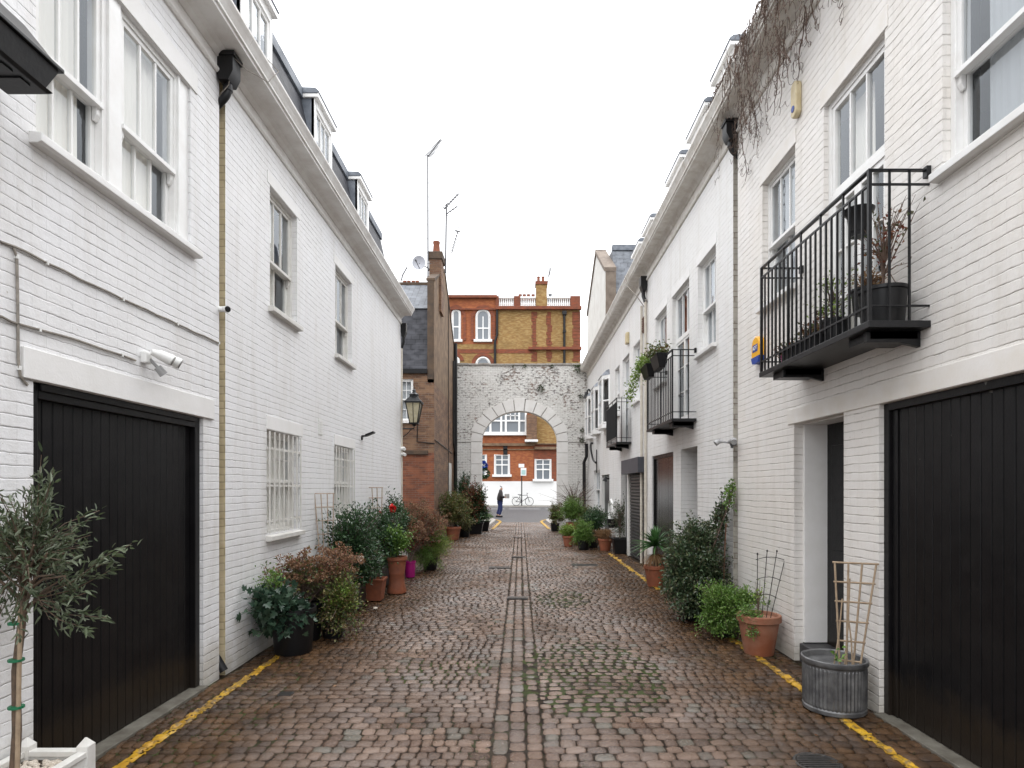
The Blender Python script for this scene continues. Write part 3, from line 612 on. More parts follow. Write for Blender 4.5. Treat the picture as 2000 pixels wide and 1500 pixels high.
for a, c in ow: sash(L2, FL, a, c, 3.66, 4.95, 4.17, rec=.06, top=(3, 1), bot=(2, 1), drape=(0, .62), wm='white_dull'); lintel(L2, FL, a-.07, c+.1, 4.95, 5.08, 'render', .006)
for a, c in lw:
    wn = sash(L2, FL, a, c, 1.2, 2.32, 1.75, rec=.07, top=(2, 2), bot=(2, 1), drape=(0, 1), wm='white_dull', sillpad=.02); lintel(L2, FL, a-.01, c+.1, 2.32, 2.47, 'render', .006)
    s = MB(); k = 8
    for z in (2.12, 1.72, 1.34): FL.box(s, a-.015, c+.015, .005, .018, z-.012, z+.012)
    for i in range(k): u = a+.02+(c-a-.04)*i/(k-1); FL.box(s, u-.007, u+.007, .018, .03, 1.21, 2.30)
    s.build('security_bars', M['white_dull'], wn)
cornice(L1, FL, Ya, Yb, 5.57, 'cornice', .244, .31, .16, .06, 5.37); cornice(L2, FL, Yb, Yd+.02, 5.57, 'cornice', .244, .31, .16, .06, 5.37)
h = hopper(L2, FL, Yb-.03, 5.55, Yb+.02, .25); p_ = FL.P
h.tube([p_(Yb+.03, -.10, .3), p_(Yb+.03, -.06, .2), p_(Yb+.03, .0, .10), p_(Yb+.03, .03, .05)], .036, 12); h.build('drainpipe', M['plastic'], L2, smooth=True)
h = MB(); ue = Yd+.05; FL.prism(h, [(.0, 5.2), (.0, 5.4), (.12, 5.4), (.12, 5.2), (.08, 5.1), (.02, 5.1)], ue-.08, ue+.06)
h.tube([p_(ue, .05, 5.12), p_(ue, .05, 5.0), p_(ue, .02, 4.92), p_(ue, .0, 4.85)], .035, 10); hp = h.build('hopper', M['plastic'], L2)
h = MB(); h.tube([p_(ue, .0, 4.86), p_(ue, .0, .1)], .03, 12); h.build('drainpipe', M['pipew'], L2, smooth=True)
mansard(L1, FL, Ya, Yb, -.12, 5.74, -.46, 7.3); mansard(L2, FL, Yb, Yd, -.12, 5.74, -.46, 7.3)
b = MB(); FL.box(b, Yb-.03, Yd, -.6, -.42, 7.28, 7.42); b.build('roof_kerb', M['lead'], L2)
for i, (r_, y0) in enumerate(((L1, 4.07), (L2, 6.33), (L2, 8.6), (L2, 10.88))): dormer(r_, FL, y0, y0+.8, -.26, 5.72, 7.32, -.55)
body(L1, FL, Ya, Yb, 5.6); body(L2, FL, Yc, Yd, 5.6)

# ================================================================== RIGHT TERRACE
ZS = 6.30
Ra, Rb, Rc, Rd, Re = 1.2, SR(1441), SR(1432), SR(1266), 23.9
R1 = thing('terraced_house', 'cream painted brick house nearest on the right, dead creeper hanging from its cornice', 'house', (XR+1, Ra, 0))
R2 = thing('terraced_house', 'white brick house on the right beneath the balcony with trough planters on its rail', 'house', (XR+1, Rc, 0))
R3 = thing('terraced_house', 'farthest white house on the right, with grey roller shutter and projecting bay windows', 'house', (XR+1, Rd, 0))
gt = 2.32
uw = (2.2, SR(1841)); fw_ = (SR(1728), SR(1609)); w3 = (SR(1553), SR(1489)); dr = (SR(1648), SR(1551))
b = MB(); facade(b, FR_, Ra, Rb, -.05, 6.4, [(1.9, SR(1717), -.05, gt, .12), (dr[0], dr[1], -.05, gt, .09), (uw[0], uw[1], 3.72, 5.06, .1), (fw_[0], fw_[1], 2.78, 5.06, .1), (w3[0], w3[1], 3.70, 5.05, .1)])
b.q(FR_.P(Rb, 0, -.05), FR_.P(Rb, 0, 6.4), FR_.P(Rb, -.3, 6.4), FR_.P(Rb, -.3, -.05)); b.build('wall', M['wall_r1'], R1)
lintel(R1, FR_, 1.4, SR(1540), gt, 2.47, 'render_cream', .012); lintel(R1, FR_, fw_[0]-.04, fw_[1]+.06, 5.06, 5.22, 'render_cream', .008); lintel(R1, FR_, w3[0]-.02, w3[1]+.06, 5.05, 5.19, 'render_cream', .008); lintel(R1, FR_, 1.6, uw[1]+.05, 5.06, 5.2, 'render_cream', .008)
u1_ = SR(1717); b = MB(); FR_.box(b, u1_-.06, u1_+.001, -.11, -.035, 0, gt); FR_.box(b, 1.9, u1_-.06, -.11, -.034, gt-.055, gt)
gd = boards(R1, FR_, 1.9, u1_-.06, .03, gt-.055, -.07, .083); b.build('door_frame', M['black'], gd, bevel=.004)
b = MB(); FR_.box(b, u1_-.125, u1_-.06, -.07, -.058, .03, gt-.055); b.build('door_stile', M['black'], gd, bevel=.003)
# deep entrance: smooth white reveal, black door, dark step
b = MB(); b.box(XR+.088, XR+.33, dr[1]-.03, dr[1]+.10, .19, gt-.001); b.box(XR+.088, XR+.33, dr[0]-.06, dr[0]+.001, .19, gt-.001); b.box(XR+.088, XR+.33, dr[0], dr[1]-.03, gt-.01, gt+.08); b.build('porch_lining', M['render'], R1, bevel=.003)
d = MB(); FR_.box(d, dr[0]-.04, dr[1]+.04, -.40, -.31, .18, gt-.001); dd = d.build('front_door', M['black'], R1)
d = MB(); FR_.box(d, dr[0]+.06, dr[1]-.12, -.31, -.30, .4, 1.1); FR_.box(d, dr[0]+.06, dr[1]-.12, -.31, -.30, 1.2, 2.1); d.build('door_panel', M['black'], dd, bevel=.006)
d = MB(); FR_.box(d, dr[0]-.02, dr[1]-.001, -.4, -.05, -.04, .18); d.build('door_step', noisy('dark_slate_step', (.035, .034, .036), (.05, .048, .05), 10, .5, .2), R1, bevel=.008)
sash(R1, FR_, uw[0], uw[1], 3.72, 5.06, 4.27, rec=.05, top=(3, 1), bot=(3, 1), drape=(0, .9))
wn = sash(R1, FR_, w3[0], w3[1], 3.70, 5.05, 4.31, rec=.06, top=(3, 1), bot=(2, 1), drape=(.0, .75))
b = MB(); a, c = fw_; FR_.box(b, a, a+.05, -.12, -.04, 2.78, 5.06); FR_.box(b, c-.05, c, -.12, -.04, 2.78, 5.06); FR_.box(b, a+.05, c-.05, -.12, -.041, 5.01, 5.06); FR_.box(b, a+.05, c-.05, -.12, -.041, 4.18, 4.24)
mid = (a+c)/2
bars(FR_, b, a+.05, c-.05, 4.24, 5.01, -.1, -.05, .04, 3, 1, .02)
for p0, p1 in ((a+.05, mid-.001), (mid+.001, c-.05)): bars(FR_, b, p0, p1, 2.80, 4.18, -.1, -.05, .05, 2, 3, .02, bot=.12)
wn = b.build('french_window', M['white'], R1, bevel=.003)
g = MB(); g.q(FR_.P(a+.05, -.075, 2.8), FR_.P(c-.05, -.075, 2.8), FR_.P(c-.05, -.075, 5.01), FR_.P(a+.05, -.075, 5.01)); g.build('glass', M['glass'], wn)
g = MB(); g.q(FR_.P(a-.2, -.55, 2.6), FR_.P(c+.2, -.55, 2.6), FR_.P(c+.2, -.55, 5.2), FR_.P(a-.2, -.55, 5.2)); g.build('room_shade_sheet', M['dark'], wn)  # room shade given by a dark sheet, not by a real interior
g = MB(); curtain(FR_, g, a+.45, c-.05, 2.8, 5.0, -.2); g.build('curtain', M['curtain'], wn)
railing(R1, FR_, SR(1815), 5.68, .392, 2.79, 3.78, 22, 3, (SR(1815)+.1, 5.3))
cornice(R1, FR_, Ra, Rb, ZS, 'cornice_r', .245, .31, .16, .07, 6.05)

b = MB(); b.q(FR_.P(Rc, 0, -.05), FR_.P(Rc, 0, 6.2), FR_.P(Rc, -.3, 6.2), FR_.P(Rc, -.3, -.05)); b.q(FR_.P(Rb, -.16, -.05), FR_.P(Rc, -.16, -.05), FR_.P(Rc, -.16, 6.3), FR_.P(Rb, -.16, 6.3)); b.build('return_brick', M['tan_r'], R2)
wA = (SR(1398), SR(1363)); wB = (SR(1346), SR(1313)); wC = (SR(1302), SR(1280)); en = (SR(1362), SR(1330)); ga = (SR(1315), SR(1273))
b = MB(); facade(b, FR_, Rc, Rd, -.05, 6.4, [(wA[0], wA[1], 3.70, 5.04, .1), (wB[0], wB[1], 2.78, 5.04, .1), (wC[0], wC[1], 3.70, 5.04, .1), (en[0], en[1], -.05, 2.33, .27), (ga[0], ga[1], -.05, 2.33, .1)]); b.build('wall', M['wall_r2'], R2)
for a, c in (wA, wC): sash(R2, FR_, a, c, 3.70, 5.04, 4.30, rec=.07, top=(3, 1), bot=(3, 1), drape=(.5, 1)); lintel(R2, FR_, a-.04, c+.08, 5.04, 5.18, 'render', .006)
def french(root, a, c, z0=2.80, z1=5.04, rec=.06):
    b = MB(); mid = (a+c)/2
    FR_.box(b, a, a+.04, -rec-.08, -rec+.0, z0, z1); FR_.box(b, c-.04, c, -rec-.08, -rec, z0, z1); FR_.box(b, a+.04, c-.04, -rec-.08, -rec-.001, z1-.04, z1); FR_.box(b, a+.04, c-.04, -rec-.08, -rec-.001, 4.2, 4.25)
    bars(FR_, b, a+.04, c-.04, 4.25, z1-.04, -rec-.06, -rec-.01, .035, 3, 1)
    for p0, p1 in ((a+.04, mid-.001), (mid+.001, c-.04)): bars(FR_, b, p0, p1, z0, 4.2, -rec-.06, -rec-.01, .04, 1, 3, bot=.1)
    w_ = b.build('french_window', M['white'], root, bevel=.003)
    g = MB(); g.q(FR_.P(a+.04, -rec-.035, z0), FR_.P(c-.04, -rec-.035, z0), FR_.P(c-.04, -rec-.035, z1-.04), FR_.P(a+.04, -rec-.035, z1-.04)); g.build('glass', M['glass'], w_)
    g = MB(); g.q(FR_.P(a-.1, -.5, z0-.1), FR_.P(c+.1, -.5, z0-.1), FR_.P(c+.1, -.5, z1+.1), FR_.P(a-.1, -.5, z1+.1)); g.build('room_shade_sheet', M['dark'], w_)  # dark sheet painted as the shade of the room within
french(R2, *wB); lintel(R2, FR_, wB[0]-.04, wB[1]+.08, 5.04, 5.18, 'render', .006)
railing(R2, FR_, SR(1360), 10.9, .365, 2.75, 3.80, 16, 3, (SR(1360)+.15, 10.5))
d = MB(); FR_.box(d, en[0], en[1], -.34, -.27, 0, 2.33); d.build('front_door', M['black'], R2)
d = MB(); FR_.box(d, ga[0], ga[0]+.06, -.1, -.03, 0, 2.33); FR_.box(d, ga[1]-.06, ga[1], -.1, -.03, 0, 2.33); FR_.box(d, ga[0]+.06, ga[1]-.06, -.1, -.031, 2.27, 2.33)
gm2 = noisy('glossy_dark_door', (.008, .008, .009), (.014, .012, .013), 5, .22, 0, spec=.3)
M['gloss'] = gm2; gd = boards(R2, FR_, ga[0]+.06, ga[1]-.06, .02, 2.27, -.06, .09, m='gloss', label='glossy black garage door that reflects the lane'); d.build('door_frame', M['black'], gd)
h = hopper(R2, FR_, Rb+.0, 6.22, Rb+.03, .1); h.build('drainpipe', M['plastic'], R2, smooth=True)
cornice(R2, FR_, Rb, Rd, ZS, 'cornice_r', .245, .31, .16, .07, 6.05)

sh = (SR(1260), SR(1226)); sd = (SR(1226)+.12, SR(1213)); dB = (SR(1190), SR(1175))
wD = (SR(1251), SR(1237)); wE = (SR(1229), SR(1216)); wF = (SR(1210), SR(1201)); wG = (SR(1172), SR(1160))
b = MB(); facade(b, FR_, Rd, Re, -.05, 6.4, [(sh[0], sh[1], -.05, 2.33, .1), (sd[0], sd[1], -.05, 2.33, .15), (dB[0], dB[1], -.05, 2.1, .15), (wD[0], wD[1], 3.7, 5.02, .1), (wE[0], wE[1], 2.82, 5.02, .1), (wF[0], wF[1], 3.7, 5.02, .1), (wG[0], wG[1], .9, 2.3, .1)]); b.build('wall', M['wall_r2'], R3)
for a, c in (wD, wF): sash(R3, FR_, a, c, 3.7, 5.02, 4.3, rec=.07, drape=(0, 1))
sash(R3, FR_, wG[0], wG[1], .9, 2.3, 1.6, rec=.07, drape=(0, 1)); french(R3, *wE, z1=5.02)
railing(R3, FR_, SR(1233), 16.1, .35, 2.80, 3.86, 10, 3, (14.8, 15.8), panel=True)
d = MB()
for i in range(26): z = .02+i*.077; FR_.prism(d, [(-.07, z), (-.052, z+.01), (-.045, z+.035), (-.052, z+.07), (-.07, z+.076)], sh[0]+.05, sh[1]-.05)
sd_ = d.build('roller_shutter', noisy('grey_shutter', (.035, .034, .035), (.05, .048, .048), 6, .45, .1), R3)
d = MB(); FR_.box(d, sh[0]-.02, sh[1]+.02, -.02, .16, 2.02, 2.36); d.build('shutter_box', M['box_grey'], sd_, bevel=.006)
d = MB(); FR_.box(d, sh[0], sh[0]+.05, -.1, -.01, 0, 2.33); FR_.box(d, sh[1]-.05, sh[1], -.1, -.01, 0, 2.33); d.build('shutter_guide', M['white_dull'], sd_)
d = MB(); FR_.box(d, sd[0], sd[1], -.17, -.13, 0, 2.33); d.build('side_door', M['plastic'], R3)
d = MB(); FR_.box(d, dB[0], dB[1], -.14, -.10, 0, 2.1); dd = d.build('front_door', noisy('grey_green_door', (.08, .09, .085), (.06, .07, .065), 6, .5, .1), R3)
d = MB(); FR_.box(d, dB[0]+.3, dB[1]-.3, -.1, -.09, 1.2, 1.9); d.build('door_pane', M['plastic'], dd)
for k, (a, c) in enumerate(((17.9, 19.2), (19.9, 21.2), (21.9, 23.1))):      # canted bays with lead tops
    b = MB(); z0, z1, o = 3.62, 5.0, .18; P = FR_.P
    ring = [(a, 0), (a+.22, o), (c-.22, o), (c, 0)]
    def loop(z, e=0): return [P(u, q+(e if q else 0), z) for u, q in ring]
    for (za, zb, e) in ((z0-.12, z0, .04), (z1, z1+.08, .03)): b.hexa(loop(za, e)+loop(zb, e))
    for (p, q) in ring[:]: b.tube([P(p, q, z0), P(p, q, z1)], .04, 4)
    for (p, q) in ((ring[0], ring[1]), (ring[1], ring[2]), (ring[2], ring[3])):
        for z in (z0+.03, (z0+z1)/2, z1-.03): b.tube([P(p[0], p[1], z), P(q[0], q[1], z)], .03, 4)
    w_ = b.build('bay_window', M['white'], R3)
    g = MB()
    for (p, q) in ((ring[0], ring[1]), (ring[1], ring[2]), (ring[2], ring[3])): g.q(P(p[0], p[1], z0), P(q[0], q[1], z0), P(q[0], q[1], z1), P(p[0], p[1], z1))
    g.build('glass', M['glass'], w_)
    g = MB(); g.q(P(a+.1, .01, z0), P(c-.1, .01, z0), P(c-.1, .01, z1), P(a+.1, .01, z1)); g.build('room_shade_sheet', M['dark'], w_)  # dark sheet just off the wall, colour replaces shade inside the bay
    g = MB(); lo = loop(z1+.081, .05); g.hexa(lo+[P(a+.1, 0, z1+.26), P(a+.35, o*.4, z1+.26), P(c-.35, o*.4, z1+.26), P(c-.1, 0, z1+.26)]); g.build('bay_roof', M['lead'], w_)
cornice(R3, FR_, Rd, Re, ZS, 'cornice_r', .245, .31, .16, .07, 6.05)
for u, zt, zb in ((13.05, 6.15, .05), (12.62, 6.15, .05)):
    h = MB(); P = FR_.P
    if u < 12.7: FR_.prism(h, [(.0, zt-.2), (.0, zt), (.14, zt), (.14, zt-.2), (.1, zt-.3), (.02, zt-.3)], u-.02, u+.16); h.tube([P(u+.07, .07, zt-.28), P(u+.07, .07, zt-.4), P(u, .04, zt-.55)], .04, 10); h.build('hopper', M['plastic'], R2)
    h = MB(); h.tube([P(u, .04, zt-.5), P(u, .04, zb)], .028, 10); h.build('drainpipe', M['pipew'], R2 if u < 12.7 else R3, smooth=True)
h = MB(); P = FR_.P; h.tube([P(23.3, .1, 3.4), P(23.3, .1, 2.9), P(23.6, .16, 2.7), P(23.6, .16, .1)], .065, 10)
h.build('soil_pipe', M['plastic'], R3, smooth=True); h = MB()
h.tube(smooth_path([P(21.8, .02, 3.3), P(21.8, .10, 3.3), P(21.7, .12, 3.1), P(21.4, .08, 2.7), P(20.6, .08, 2.55)]), .035, 8); h.tube([P(20.6, .05, 3.0), P(20.6, .05, 2.2)], .02, 8)
h.build('waste_pipe', M['plastic'], R3, smooth=True)
mansard(R1, FR_, Ra, Rb, -.12, 6.47, -.7, 7.25); mansard(R2, FR_, Rb, Rd, -.12, 6.47, -.7, 7.25); mansard(R3, FR_, Rd, 21.0, -.12, 6.47, -.7, 7.25)
for r_, y0, w_, zt in ((R2, 7.9, .78, 7.55), (R2, 9.0, .95, 7.45), (R2, 10.4, 1.0, 7.45), (R2, 12.4, .2, 7.45), (R3, 12.75, .85, 7.42), (R3, 14.0, .9, 7.42)):
    if w_ > .3: dormer(r_, FR_, y0, y0+w_, -.14, 6.45, zt, -.5)
body(R1, FR_, Ra, Rb, 6.4); body(R2, FR_, Rc, Rd, 6.4); body(R3, FR_, Rd, Re, 6.4)
# corner house beyond, with its parapet gable
XG = 3.0; y1_, y2_, y3_ = 21.1, 23.6, 26.6
R4 = thing('corner_house', 'white rendered gable with brown parapet coping and slate roof rising behind the right terrace', 'house', (XG+1, 21.1, 0))
fx = FX(XG, 1)
b = MB(); prof = [(y1_, 6.3), (y1_, 9.3), (y2_, 10.9), (y2_+.6, 10.8), (y3_, 9.3), (y3_, 0.0), (24.05, 0.0), (24.05, 6.3)]
k = len(prof); b.v = [(XG, y, z) for y, z in prof]+[(XG+.3, y, z) for y, z in prof]; b.f = [tuple(range(k)), tuple(range(k, 2*k))[::-1]]+[(i, (i+1) % k, k+(i+1) % k, k+i) for i in range(k)]; b.m = [0]*(k+2)
b.build('gable_wall', noisy('grey_white_render', (.66, .65, .62), (.55, .53, .49), 2, .7, .3), R4)
b = MB()
for (a, c) in (((y1_, 9.3), (y2_, 10.9)), ((y2_, 10.9), (y3_, 9.3))): b.hexa([(XG-.05, a[0]-.05, a[1]), (XG+.38, a[0]-.05, a[1]), (XG+.38, c[0], c[1]), (XG-.05, c[0], c[1]), (XG-.05, a[0]-.05, a[1]+.14), (XG+.38, a[0]-.05, a[1]+.14), (XG+.38, c[0], c[1]+.14), (XG-.05, c[0], c[1]+.14)])
b.box(XG+.01, XG+.37, y1_-.04, y1_+.3, 6.4, 9.3); b.build('parapet_coping', noisy('grey_brown_coping', (.20, .16, .125), (.12, .09, .07), 4, .8, .3), R4)
b = MB(); b.hexa([(XG+.38, 21.2, 8.4), (8, 21.2, 8.4), (8, 23.6, 8.4), (XG+.38, 23.6, 8.4), (XG+.38, 22.0, 10.4), (8, 22.0, 10.4), (8, 23.6, 10.6), (XG+.38, 23.6, 10.6)]); b.build('roof', M['slate_light'], R4)
b = MB(); b.box(XG+.38, 8, 21.5, 26.5, 0, 8.4); b.build('wall', M['lead'], R4)
b = MB(); b.box(XG+.38, 8, 21.3, 21.55, 8.3, 8.45); b.box(XG+.38, 8, 21.95, 22.2, 10.4, 10.6); b.build('roof_flashing', M['lead'], R4)

# ================================================================== BROWN BRICK HOUSE AT THE BEND
YB = 18.3; XB = -2.63; fb = FY(YB); HB = thing('brick_house', 'old brown brick house with slate mansard and tall chimney beside the archway', 'house', (XB-1, YB, 0))
zm = Zy(725, YB); cz = Zy(884, YB)
uwn = (U(770, YB), U(807, YB)); wz = (Zy(822, YB), Zy(740, YB))
b = MB(); facade(b, fb, -8, XB, -.05, cz, []); b.build('lower_wall', M['red_brick'], HB)
b = MB(); facade(b, fb, -8, XB, cz, zm, [(uwn[0], uwn[1], wz[0], wz[1], .1)]); b.build('wall', M['brown_brick'], HB)
b = MB(); fb.box(b, -6, U(836, YB), -.01, .06, cz-.06, cz+.07); b.build('string_course', M['dark_coping'], HB, bevel=.01)
sash(HB, fb, uwn[0], uwn[1], wz[0], wz[1], (wz[0]+wz[1])/2, rec=.04, top=(3, 2), bot=(3, 2), drape=(0, 1))
zg = 4.9; prof = [(YB, zg), (YB, 8.0), (20.8, 9.2), (22.6, 8.0), (24.0, 7.07), (24.0, zg)]
def yzprism(b, prof, x0, x1):
    k = len(prof); q = len(b.v); b.v += [(x0, y, z) for y, z in prof]+[(x1, y, z) for y, z in prof]; b.f += [tuple(q+i for i in range(k)), tuple(q+k+i for i in range(k))[::-1]]+[(q+i, q+(i+1) % k, q+k+(i+1) % k, q+k+i) for i in range(k)]; b.m += [0]*(k+2)
b = MB(); yzprism(b, prof, XB-.20, XB); b.build('gable_wall', M['brown_render'], HB)
b = MB(); b.q((XB, YB, -.05), (XB, 24, -.05), (XB, 24, zg), (XB, YB, zg)); b.build('side_wall', M['brown_brick'], HB)
b = MB()
for (a, c) in (((YB, 8.0), (20.8, 9.2)), ((20.8, 9.2), (22.6, 8.0)), ((22.6, 8.0), (24.0, 7.07))): b.hexa([(XB-.24, a[0]-.03, a[1]), (XB+.03, a[0]-.03, a[1]), (XB+.03, c[0], c[1]), (XB-.24, c[0], c[1]), (XB-.24, a[0]-.03, a[1]+.09), (XB+.03, a[0]-.03, a[1]+.09), (XB+.03, c[0], c[1]+.09), (XB-.24, c[0], c[1]+.09)])
b.box(XB-.205, XB-.012, YB-.03, YB+.05, zm-.25, 8.0); b.build('parapet_coping', M['dark_coping'], HB, bevel=.01)
b = MB(); b.hexa([(-8, YB+.02, zm+.05), (XB-.2, YB+.02, zm+.05), (XB-.2, YB+2, zm+.05), (-8, YB+2, zm+.05), (-8, YB+.55, Zy(603, YB+.5)), (XB-.2, YB+.55, Zy(603, YB+.5)), (XB-.2, YB+2, Zy(603, YB+.5)), (-8, YB+2, Zy(603, YB+.5))]); b.build('roof', M['slate'], HB)
b = MB(); b.hexa([(-8, YB+.5, Zy(602, YB+.5)), (XB-.2, YB+.5, Zy(602, YB+.5)), (XB-.2, 23.9, Zy(602, YB+.5)), (-8, 23.9, Zy(602, YB+.5)), (-8, 20.6, Zy(556, 20.6)), (XB-.2, 20.6, Zy(556, 20.6)), (XB-.2, 20.9, Zy(556, 20.6)), (-8, 20.9, Zy(556, 20.6))]); b.build('upper_roof', M['slate_light'], HB)
b = MB(); b.box(-8, XB-.2, YB-.09, YB+.02, zm-.07, zm+.06); b.build('gutter', M['plastic'], HB)
b = MB(); b.box(-8, XB-.2, 20.55, 20.95, Zy(556, 20.6)-.02, Zy(556, 20.6)+.07); b.build('ridge', M['dark_coping'], HB)
b = MB(); b.box(-8, -7.9, YB, 24, 0, 6); b.box(-8, XB-.2, 23.9, 24, 0, 7); b.build('rear_walls', M['brown_brick'], HB)
yc = 19.4; x0, x1 = U(838, yc), U(862, yc); b = MB(); b.box(x0, x1, yc, yc+.62, 7.4, Zy(505, yc)); ch = b.build('chimney', M['brown_brick'], HB)
b = MB(); b.box(x0-.04, x1+.04, yc-.04, yc+.66, Zy(506, yc), Zy(491, yc)); b.build('chimney_cap', M['dark_coping'], ch, bevel=.02)
b = MB(); xx = U(850, yc); zc = Zy(491, yc); b.lathe(xx, yc+.3, [(.13, zc), (.125, zc+.06), (.10, zc+.34), (.115, zc+.38), (.115, zc+.43), (.08, zc+.43), (.08, zc+.3)], 16); b.build('chimney_pot', M['terracotta'], ch, smooth=True)
b = MB(); yk = 26; b.box(-7.2, U(815, yk), yk, yk+.6, 6, Zy(556, yk)); c2 = b.build('rear_chimney', M['brown_brick'], HB)
for px in (789, 797, 806, 814):
    b = MB(); z = Zy(557, yk); b.lathe(U(px-1, yk), yk+.3, [(.095, z), (.085, z+.05), (.078, z+.24), (.09, z+.28), (.06, z+.28), (.06, z+.15)], 12); b.build('chimney_pot', M['terracotta'], c2)
b = MB(); b.tube([(XB+.07, 23.7, 7.4), (XB+.07, 23.7, .1)], .07, 10); b.tube([(XB+.05, 23.2, 6.6), (XB+.05, 23.2, 3.4), (XB+.07, 23.6, 3.0)], .035, 8); b.tube([(XB+.02, 21.8, 8.5), (XB+.02, 21.8, .2)], .012, 6); b.tube([(XB+.02, YB+.05, Zy(865, YB)+.1), (XB+.02, 20.5, 3.1), (XB+.02, 23, 3.0)], .014, 6)
b.tube([(XB-.55, YB-.02, 4.6), (XB-.5, YB-.02, 3.9), (XB-.52, YB-.02, 3.1), (XB-.2, YB-.02, 3.06), (XB+.02, YB-.01, 3.04)], .014, 6); b.build('soil_pipe', M['plastic'], HB)
b = MB(); b.box(XB+.001, XB+.04, 21.9, 22.6, 1.3, 2.6); b.build('meter_door', M['white_dull'], HB)

# ================================================================== ARCHWAY
YA = 24.0; fa = FY(YA); AR = thing('brick_archway', 'white painted brick arch across the mews mouth, paint flaking off dark bricks', 'archway', (0, YA, 0))
ax = U(1014.5, YA); aw = 74*YA/F; az = Zy(863, YA); ah = 60.5*YA/F; top = Zy(713, YA); XA0, XA1 = XB, 2.70; TH = .5
th = [math.pi*i/36 for i in range(37)]; inner = [(ax+aw*math.cos(t), az+ah*math.sin(t)) for t in th]; wv = .42
outer = [(ax+(aw+wv)*math.cos(t), az+(ah+wv)*math.sin(t)) for t in th]
b = MB()
for yy in (YA, YA+TH):
    b.q((XA0, yy, -.05), (ax-aw, yy, -.05), (ax-aw, yy, az), (XA0, yy, az)); b.q((ax+aw, yy, -.05), (XA1, yy, -.05), (XA1, yy, az), (ax+aw, yy, az))
    pts = [(p[0], p[1]) for p in inner]
    for i in range(36): (xa, za), (xb, zb) = pts[i], pts[i+1]; b.q((xa, yy, za), (xb, yy, zb), (xb, yy, top), (xa, yy, top))
    b.q((ax+aw, yy, az), (XA1, yy, az), (XA1, yy, top), (ax+aw, yy, top)); b.q((XA0, yy, az), (ax-aw, yy, az), (ax-aw, yy, top), (XA0, yy, top))
for i in range(36): (xa, za), (xb, zb) = inner[i], inner[i+1]; b.q((xa, YA, za), (xb, YA, zb), (xb, YA+TH, zb), (xa, YA+TH, za))
for x in (ax-aw, ax+aw): b.q((x, YA, -.05), (x, YA, az), (x, YA+TH, az), (x, YA+TH, -.05))
b.q((XA0, YA, top), (XA1, YA, top), (XA1, YA+TH, top), (XA0, YA+TH, top)); b.build('wall', M['worn'], AR)
nvs = 13; k = 3
b = MB()
for i in range(36):
    b.q((inner[i][0], YA-.012, inner[i][1]), (inner[i+1][0], YA-.012, inner[i+1][1]), (outer[i+1][0], YA-.012, outer[i+1][1]), (outer[i][0], YA-.012, outer[i][1]))
for sg in (-1, 1): xa_, xb_ = sorted((ax+sg*aw, ax+sg*(aw+.41))); b.q((xa_, YA-.012, 0), (xb_, YA-.012, 0), (xb_, YA-.012, az), (xa_, YA-.012, az))
b.build('arch_mortar', M['stone'], AR)
for v in range(nvs):
    b = MB(); t0, t1 = math.pi*v/nvs+.011, math.pi*(v+1)/nvs-.011; ww = wv+(0.10 if v == 6 else (.05 if v % 2 else 0))
    ts = [t0+(t1-t0)*i/k for i in range(k+1)]; I = [(ax+(aw-.006)*math.cos(t), az+(ah-.006)*math.sin(t)) for t in ts]; O = [(ax+(aw+ww)*math.cos(t), az+(ah+ww)*math.sin(t)) for t in ts]
    for i in range(k): b.hexa([(I[i][0], YA-.03, I[i][1]), (I[i+1][0], YA-.03, I[i+1][1]), (I[i+1][0], YA+.1, I[i+1][1]), (I[i][0], YA+.1, I[i][1]), (O[i][0], YA-.03, O[i][1]), (O[i+1][0], YA-.03, O[i+1][1]), (O[i+1][0], YA+.1, O[i+1][1]), (O[i][0], YA+.1, O[i][1])])
    b.build('arch_stone', M['voussoir'], AR)
for sgn in (-1, 1):
    nb = 8
    for i in range(nb):
        z0 = az*i/nb+.008; z1 = az*(i+1)/nb-.008; ww = .42; b = MB(); x0, x1 = sorted((ax+sgn*(aw-.006), ax+sgn*(aw+ww))); b.box(x0, x1, YA-.03, YA+.1, z0, z1); b.build('quoin', M['voussoir'], AR)
b = MB()
x = XA0
while x < XA1:
    w_ = rnd.uniform(.35, .6); dz = rnd.uniform(-.015, .02); b.box(x, min(x+w_-.01, XA1), YA-.05, YA+TH+.05, top+dz-.02, top+.06+dz); x += w_
b.build('coping', M['stone'], AR, bevel=.01)
b = MB(); b.box(XA0+.05, ax-aw-wv, YA-.012, YA, az-.03, az+.0); b.box(ax+aw+wv+.02, XA1-.05, YA-.014, YA, az-.03, az); b.build('ledge', M['concrete'], AR)

